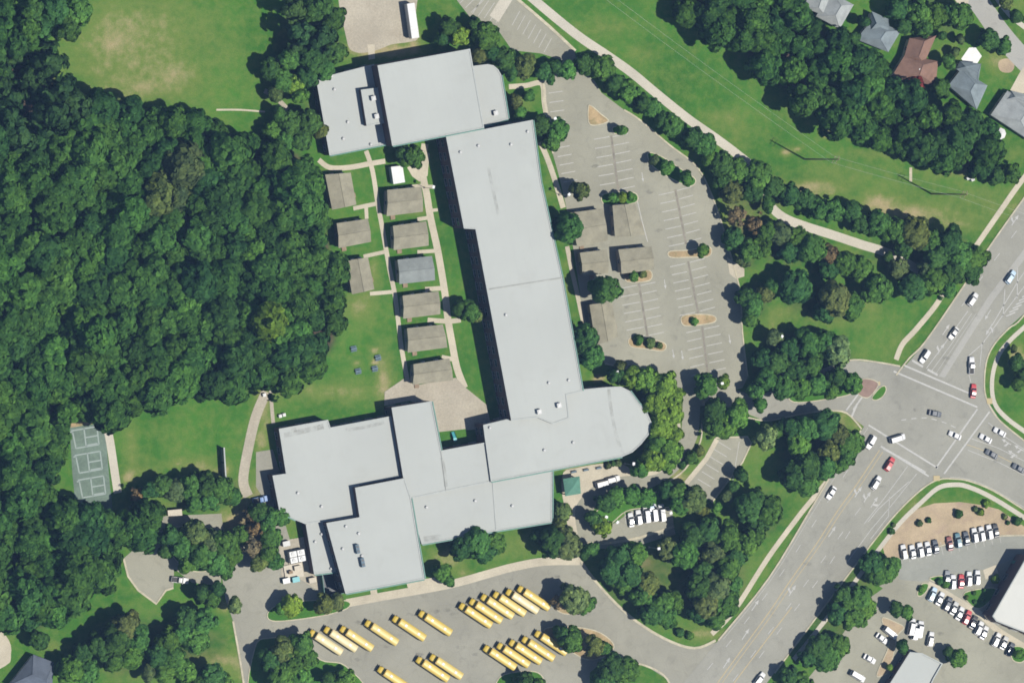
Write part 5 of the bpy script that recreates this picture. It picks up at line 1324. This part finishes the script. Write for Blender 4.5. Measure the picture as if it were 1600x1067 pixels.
row3 = [(1457, 928, 'suv', 'light blue'), (1469, 935, 'sedan', 'white'), (1481, 943, 'suv', 'dark'), (1491, 950, 'sedan', 'pale'), (1500, 958, 'sedan', 'white'), (1511, 964, 'suv', 'red'), (1521, 972, 'sedan', 'black'), (1530, 981, 'suv', 'white'), (1538, 988, 'sedan', 'white'),
        (1557, 999, 'suv', 'white'), (1569, 1004, 'sedan', 'pale'), (1579, 1014, 'sedan', 'dark')]
for i, (x, y, kd, c) in enumerate(row3):
    car(x, y, .42, -.9, kd, c, f'{c} car, {ordinal(i)} from the left in the slanting row', SH)
for q in [(1378, 997, .75, .6, 'sedan', 'white', 'white car parked at the lower end of the tree strip lot'), (1391, 988, .75, .6, 'van', 'white', 'white van beside the pine straw island'), (1424, 979, .2, -.98, 'van', 'white', 'white van, left of three below a bushy tree'), (1430, 986, .2, -.98, 'van', 'white', 'white van, middle one of three below a bushy tree'),
          (1437, 983, .2, -.98, 'van', 'white', 'white van, right of three below a bushy tree'), (1454, 998, .2, -.98, 'suv', 'white', 'white car alone above the lone lot tree'), (1359, 1029, .85, .5, 'sedan', 'white', 'white car with dark roof glass alone on open asphalt'), (1340, 1056, .85, .5, 'van', 'white', 'white van at the bottom frame edge')]:
    car(*q, SH)
for i, (x, y, kd) in enumerate([(986, 812, 'sedan'), (998, 808, 'suv'), (1010, 803, 'van'), (1022, 801, 'van'), (1034, 801, 'van')]):
    car(x, y, -.12, -.99, kd, 'white', f'white vehicle, {ordinal(i)} from the left in the staff lot row', 'vehicles in the staff lot')
car(1018, 792, -.12, -.99, 'sedan', 'light blue', 'pale blue car nosed in above the white staff vans', 'vehicles in the staff lot')
car(943, 755, .95, -.25, 'van', 'white', 'white van standing on the drive before the entrance plaza', 'vehicles by the entrance')
car(958, 749, .95, -.25, 'suv', 'white', 'white car ahead of the van before the entrance plaza', 'vehicles by the entrance')
car(408, 780, .95, -.2, 'pickup', 'blue', 'blue pickup parked against the west wing', 'service vehicles'); car(281, 906, .95, .1, 'pickup', 'pale', 'pale pickup half under a tree at the turning circle', 'service vehicles')

# school buses
def bus_meshes():
    P = {}
    def arc(x, hw, z0, z1, n=8):
        pts = [(x, -hw, z0), (x, hw, z0), (x, hw, z1 - .45)]
        for i in range(1, n):
            t = math.pi * i / n
            pts.append((x, hw * math.cos(t), z1 - .45 + .45 * math.sin(t)))
        pts.append((x, -hw, z1 - .45))
        return pts
    b = MB(); b.loft([arc(-6.0, 1.18, .75, 2.98), arc(-5.85, 1.22, .6, 3.1), arc(3.75, 1.22, .6, 3.1), arc(4.0, 1.16, .6, 3.0)])
    P['body'] = b.mesh('bus_body', M['paint'])
    h = MB(); h.loft([ring(3.98, 1.12, .6, 1.85, .2), ring(5.3, 1.05, .6, 1.68, .25), ring(5.85, .92, .62, 1.5, .25), ring(5.95, .8, .7, 1.35, .2)])
    P['hood'] = h.mesh('bus_hood', M['paint'])
    P['windscreen'] = MB().add([(4.02, -1.1, 1.8), (4.02, 1.1, 1.8), (3.98, 1.06, 2.78), (3.98, -1.06, 2.78)], [(0, 1, 2, 3)]).box((4.02, 0, 2.3), (.05, .05, .95), 0, 0).mesh('windscreen', M['glass'])
    P['rear_window'] = MB().box((-6.02, 0, 2.2), (.04, 1.7, .6)).mesh('rear_window', M['glass'])
    w = MB()
    for i in range(11): w.box((-5.35 + i * .82, 0, 0), (.66, .04, .62))
    P['windows'] = w.mesh('side_windows', M['glass'])
    r = MB()
    for z in (1.0, 1.45, 1.75): r.box((-1.05, 0, z), (9.7, .05, .09))
    P['rails'] = r.mesh('rub_rails', M['black'])
    P['bumper'] = MB().box((0, 0, 0), (.2, 2.3, .3)).mesh('bumper', M['black'])
    P['hatch'] = MB().box((0, 0, 0), (.8, .75, .1)).mesh('hatch', M['white_panel'])
    P['lamp'] = MB().tube((0, 0, 0), (.06, 0, 0), .13, .13, 10).mesh('lamp', M['lamp_clear'])
    P['warn'] = MB().box((0, 0, 0), (.1, .3, .2)).mesh('warning_lamp', M['lamp_red'])
    P['mirror'] = MB().box((0, 0, 0), (.1, .25, .4)).tube((0, 0, 0), (-1.2, 0, .3), .03, .03, 4).mesh('mirror', M['black'])
    P['stripe'] = MB().box((0, 0, 0), (.9, .9, .02)).mesh('panel', M['white_panel'])
    return P
BUS = bus_meshes()
def bus(x, y, label, tone, group):
    p = W(x, y, 2.6); a = heading(-.83, -.557, x, y)
    t = thing('school_bus', label, 'bus', (p.x, p.y, 0.03), a, group)
    col = ((.45, .325, .055), (.46, .345, .085), (.48, .40, .20))[tone]
    place('body', BUS['body'], t, color=col); place('hood', BUS['hood'], t, color=(.43, .30, .02))
    place('windscreen', BUS['windscreen'], t); place('rear_window', BUS['rear_window'], t)
    for s in (1, -1):
        place('side_windows', BUS['windows'], t, (0, s * 1.215, 2.25)); place('rub_rails', BUS['rails'], t, (0, s * 1.225, 0))
        place('headlight', BUS['lamp'], t, (5.9, s * .65, 1.0)); place('mirror', BUS['mirror'], t, (5.5, s * 1.15, 1.8)); place('warning_lamp', BUS['warn'], t, (3.95, s * .85, 2.9))
        for wx in (4.9, -3.4):
            w = place('wheel', BW[0], t, (wx, s * .98, .5)); place('rim', BW[1], w)
    place('bumper', BUS['bumper'], t, (6.0, 0, .65)); place('bumper', BUS['bumper'], t, (-6.05, 0, .65))
    place('roof_hatch', BUS['hatch'], t, (1.6, 0, 3.13)); place('roof_hatch', BUS['hatch'], t, (-3.4, 0, 3.13))
BG = 'school buses in the bus lot'
up = [(510, 1003, 2), (533, 998, 2), (558, 997, 1), (597, 988, 1), (640, 981, 0), (681, 973, 0), (744, 961, 0), (760, 954, 0), (778, 947, 1), (797, 943, 1), (817, 939, 2), (835, 934, 0)]
for i, (x, y, t) in enumerate(up): bus(x, y, f'yellow school bus, {ordinal(i)} from the left in the upper bus row', t, BG)
lo = [(617, 1060, 0), (677, 1045, 0), (698, 1041, 1), (782, 1027, 0), (803, 1023, 0), (822, 1018, 0), (842, 1013, 0), (862, 1004, 0)]
for i, (x, y, t) in enumerate(lo): bus(x, y, f'yellow school bus, {ordinal(i)} from the left in the lower bus row', t, BG)

# white trailer in the gravel yard
p = W(643, 33, 2.0)
tr = thing('box_trailer', 'long white box trailer parked at the gravel yard edge', 'trailer', (p.x, p.y, 0.02), heading(.14, .99, 643, 33))
tb = MB(); tb.loft([ring(-5.4, 1.28, .95, 3.5, .1), ring(5.4, 1.28, .95, 3.5, .1)]); tb.build('box_body', M['white_panel'], tr)
for i in range(10): MB().box((-4.9 + i * 1.09, 0, 3.52), (.06, 2.4, .04)).build('roof_bow', M['white_panel'], tr)
MB().box((-5.42, 0, 2.2), (.06, 2.3, 2.3)).build('rear_door', M['vent'], tr)
for wx in (-4.2, -3.0):
    for s in (1, -1):
        w = place('wheel', BW[0], tr, (wx, s * 1.0, .5)); place('rim', BW[1], w)
for s in (1, -1): MB().box((3.2, s * .8, .5), (.12, .12, 1.0)).build('landing_leg', M['dark_metal'], tr)
MB().box((0, 0, .85), (10.4, 1.0, .2)).build('chassis', M['dark_metal'], tr)

# ------------------------------------------------------------------ poles, wires, lamps and yard furniture
def power_pole(x, y, label):
    p = W(x, y); t = thing('power_pole', label, 'power pole', p, heading(.5, -.85), 'transmission poles of the grass corridor')
    MB().tube((0, 0, 0), (0, 0, 26.5), .3, .16, 10).build('mast', M['wood'], t)
    arms = []
    for z, w in ((25.4, 2.6), (22.6, 2.6)):
        MB().box((0, 0, z), (w, .12, .14)).build('crossarm', M['wood'], t)
        for s in (-1, 1):
            MB().tube((s * (w / 2 - .2), 0, z - .1), (s * (w / 2 - .2), 0, z - 1.2), .05, .05, 6).build('insulator', M['steel'], t)
            arms.append(Vector((s * (w / 2 - .2), 0, z - 1.2)))
    from mathutils import Euler
    rot = Euler((0, 0, t.rotation_euler.z)).to_matrix()
    return [p + rot @ a for a in arms]
A1 = power_pole(1257, 249, 'tall wooden power pole left of its pair on the grass corridor')
A2 = power_pole(1455, 303, 'tall wooden power pole near the road end of the grass corridor')
W0 = W(930, -20, 24) ; W3 = W(1700, 372, 24)
def wire(a, b, sag):
    mb = MB(); n = 14; pr = None
    for i in range(n + 1):
        t = i / n; q = a.lerp(b, t); q.z -= sag * 4 * t * (1 - t)
        if pr is not None: mb.tube(pr, q, .022, .022, 4, 0, False)
        pr = q
    return mb
d0 = W0 - (A1[2] + A1[3]) / 2; d3 = W3 - (A2[2] + A2[3]) / 2
for i, nm in ((2, 'left'), (3, 'right')):
    mb = wire(A1[i] + d0, A1[i], 2.0)
    for a, b in ((A1[i], A2[i]), (A2[i], A2[i] + d3)):
        q = wire(a, b, 2.0); mb.add(q.v, q.f)
    tag(mb.build('power_line', M['wire']), f'thin pale overhead power line over the grass corridor, {nm} wire of the pair', 'power line', 'overhead wires of the corridor')

lp = MB(); lp.tube((0, 0, 0), (0, 0, 7.6), .09, .06, 8); lp = lp.mesh('lamp_pole', M['steel'])
lb = MB(); lb.box((0, 0, .3), (.5, .5, .6)); lb = lb.mesh('lamp_base', M['concrete'])
lh = MB(); lh.box((.35, 0, 0), (.9, .8, .22)); lh.box((-.1, 0, -.1), (.4, .14, .12)); lh = lh.mesh('lamp_head', M['white_panel'])
for x, y, w in [(888, 305, 'beside a round tree near the long wing'), (966, 583, 'in tree shade above the front wing'), (1127, 599, 'amid the yellow-green tree at the car park foot'), (990, 726, 'below the rounded front wing trees'), (1028, 857, 'in the grove beside the staff lot'),
                (949, 808, 'on the island left of the staff vans'), (964, 817, 'at the left end of the staff lot'), (866, 186, 'by the tree at the long wing head'), (1221, 527, 'at the top of the entrance trees'), (480, 192, 'in the scrub left of the annex'), (1047, 802, 'right of the staff vans'), (677, 294, 'beside the upper courtyard walk')]:
    p = W(x, y, 7.6)
    t = thing('lamp_post', f'white-headed lamp post {w}', 'lamp post', (p.x, p.y, 0.0), rng.uniform(0, 3), 'lamp posts of the school grounds')
    place('pole', lp, t); place('base', lb, t); place('lamp_head', lh, t, (0, 0, 7.6))

def picnic_table(x, y, label):
    p = W(x, y); t = thing('picnic_table', label, 'picnic table', p, heading(.97, -.2), 'picnic tables on the lawn by the wood')
    for i in range(5): MB().box((0, -.3 + i * .15, .75), (1.9, .13, .05)).build('tabletop_slat', M['blue_bench'], t)
    for s in (1, -1):
        MB().box((0, s * .72, .45), (1.9, .28, .05)).build('bench', M['blue_bench'], t)
        lg = MB(); lg.tube((s * .7, -.75, 0), (s * .7, .2, .74), .04, .04, 5); lg.tube((s * .7, .75, 0), (s * .7, -.2, .74), .04, .04, 5); lg.box((s * .7, 0, .42), (.06, 1.6, .06)); lg.build('leg_frame', M['dark_metal'], t)
for x, y, l in ((559, 580, 'blue picnic table, lowest and leftmost on the lawn'), (590, 559, 'blue picnic table, upper right of those on the lawn'), (585, 576, 'blue picnic table, right one of the lower pair'), (552, 545, 'blue picnic table at the shadowed wood edge')): picnic_table(x, y, l)

def bench(x, y, label):
    p = W(x, y); t = thing('park_bench', label, 'bench', p, heading(.97, -.2), 'benches on the entrance plaza')
    for i in range(3): MB().box((0, -.2 + i * .2, .45), (1.9, .17, .05)).build('seat_slat', M['blue_bench'], t)
    for i in range(2): MB().box((0, .3, .62 + i * .2), (1.9, .04, .16)).build('back_slat', M['blue_bench'], t)
    for s in (-1, 1): MB().box((s * .8, 0, .3), (.08, .6, .6)).build('leg', M['dark_metal'], t)
for x, y, l in ((896, 737, 'left'), (915, 734, 'middle'), (935, 731, 'right')): bench(x, y, f'blue bench, {l} one of three along the front wing wall')

# practice wall on the big lawn
p = W(347, 722); a = heading(.06, 1, 347, 722)
t = thing('practice_wall', 'narrow free-standing grey wall on the big lawn', 'wall', p, a)
MB().box((0, 0, 1.4), (9.2, .3, 2.8)).build('panel', M['steel'], t); MB().box((0, 0, 2.86), (9.4, .42, .12)).build('coping', M['coping'], t)
for s in (-4.4, 0, 4.4): MB().box((s, 0, 1.45), (.4, .5, 2.9)).build('post', M['dark_metal'], t)

# service yard
p = W(465, 869, 2.4)
t = thing('cooling_plant', 'bright white cooling plant in the service yard', 'cooling plant', (p.x, p.y, 0.07), heading(.97, -.2))
MB().box((0, 0, .15), (5.2, 4.2, .3)).build('plinth', M['concrete'], t)
for i, (x, y) in enumerate(((-1.3, -.95), (1.3, -.95), (-1.3, .95), (1.3, .95))):
    u = MB().box((0, 0, 1.2), (2.3, 1.7, 1.9)).build('cooling_unit', M['white_panel'], t, (x, y, .2))
    MB().tube((0, 0, 2.15), (0, 0, 2.32), .6, .6, 14).build('fan_guard', M['vent'], u)
p = W(459, 892, .5)
t = thing('generator_pad', 'cream walled equipment pad below the cooling plant', 'equipment pad', (p.x, p.y, 0.07), heading(.97, -.2))
MB().box((0, 0, .2), (6.0, 4.4, .4)).build('slab', M['cream_wall'], t); MB().box((-1.3, 0, 1.0), (1.2, .9, 1.2)).build('cabinet', M['wood'], t); MB().box((1.2, .8, .9), (2.2, 1.4, 1.0)).build('tank', M['cream_wall'], t)
for i, (x, y, m, l) in enumerate(((447, 907, 'green_metal', 'green waste skip left below the equipment pad'), (462, 905, 'turquoise', 'turquoise waste skip below the equipment pad'), (488, 906, 'cream_wall', 'cream waste skip beside the loading dock'), (447, 849, 'vent', 'pale waste skip above the cooling plant'))):
    p = W(x, y, 1.0)
    t = thing('waste_skip', l, 'skip', (p.x, p.y, 0.07), heading(.97, -.2), 'waste skips in the service yard')
    sk = MB(); sk.box((0, 0, .7), (2.2, 1.5, 1.2), 0, 0, 1.0); sk.build('bin', M[m], t); MB().box((0, 0, 1.36), (2.3, 1.6, .08)).build('lid', M[m] if i != 0 else M['white_panel'], t)
    for s in (-1, 1): MB().box((0, s * .85, .9), (1.6, .12, .15)).build('lift_pocket', M['dark_metal'], t)
for x, y, l in ((438, 650, 'white air compressor on the lawn, left of two'), (444, 648, 'white air compressor on the lawn, right of two'), (413, 617, 'small white air unit at the head of the service path')):
    p = W(x, y, .8)
    t = thing('condenser_unit', l, 'air conditioner', (p.x, p.y, 0), heading(.97, -.2))
    MB().box((0, 0, .5), (.95, .95, .95)).build('casing', M['white_panel'], t); MB().tube((0, 0, .97), (0, 0, 1.05), .38, .38, 12).build('fan_guard', M['steel'], t)
p = W(709, 681, .6)
t = thing('play_slide', 'bright turquoise slide on the small inner lawn', 'slide', (p.x, p.y, 0.06), heading(.2, .98))
MB().add([(-1.3, -.5, .3), (.6, -.5, 1.2), (.6, .5, 1.2), (-1.3, .5, .3), (-1.3, -.5, .2), (.6, -.5, 1.1), (.6, .5, 1.1), (-1.3, .5, .2)], [(0, 1, 2, 3), (7, 6, 5, 4), (0, 4, 5, 1), (2, 6, 7, 3), (3, 7, 4, 0)]).build('chute', M['turquoise'], t)
for s in (-1, 1): MB().add([(-1.3, s * .55, .2), (.6, s * .55, 1.1), (.6, s * .55, 1.5), (-1.3, s * .55, .6)], [(0, 1, 2, 3)]).build('side_rail', M['turquoise'], t)
MB().box((1.1, 0, 1.15), (1.0, 1.1, .1)).build('platform', M['turquoise'], t)
for sx in (.7, 1.5):
    for s in (-.45, .45): MB().box((sx, s, .55), (.1, .1, 1.15)).build('leg', M['steel'], t)

# garden things by the houses
p = W(1516, 88, 0)
sheet('house_drive', [(1502, 92), (1514, 75), (1524, 74), (1534, 88), (1524, 104), (1508, 104)], 0.05, M['white_panel'])
p = W(1564, 209, 2.2)
t = thing('garden_umbrella', 'white round garden umbrella behind the right edge house', 'umbrella', (p.x, p.y, 0))
ub = MB()
for i in range(8):
    a, b = i * math.pi / 4, (i + 1) * math.pi / 4
    ub.add([(0, 0, 2.7), (1.9 * math.cos(a), 1.9 * math.sin(a), 2.1), (1.9 * math.cos(b), 1.9 * math.sin(b), 2.1)], [(0, 1, 2)])
ub.build('canopy', M['white_panel'], t); MB().tube((0, 0, 0), (0, 0, 2.7), .04, .04, 6).build('pole', M['steel'], t); MB().tube((0, 0, 0), (0, 0, .12), .4, .35, 10).build('base', M['dark_metal'], t)
for x, y, l in ((1512, 279, 'left'), (1519, 281, 'right')):
    p = W(x, y, .6)
    t = thing('utility_cabinet', f'small white utility cabinet at the wood edge, {l} of two', 'utility box', (p.x, p.y, 0), .4)
    MB().box((0, 0, .6), (1.1, .8, 1.2)).build('casing', M['white_panel'], t); MB().box((0, 0, 1.23), (1.2, .9, .08)).build('lid', M['vent'], t); MB().box((0, -.41, .6), (.8, .03, .9)).build('door', M['vent'], t)


# ------------------------------------------------------------------ the air between the aircraft and the ground
hm = bpy.data.materials.new('thin_blue_haze')
hm.use_nodes = True
hn = hm.node_tree.nodes
hn.remove(hn['Principled BSDF'])
pv = hn.new('ShaderNodeVolumePrincipled')
pv.inputs['Color'].default_value = (0.34, 0.56, 1.0, 1.0)
pv.inputs['Density'].default_value = HAZE
pv.inputs['Anisotropy'].default_value = 0.0
hm.node_tree.links.new(pv.outputs[0], hn['Material Output'].inputs['Volume'])
tag(MB().box((-50, 0, 809.5), (5400, 5400, 1621)).build('haze', hm), 'thin bluish aerial haze over the whole site', 'haze', kind='stuff')
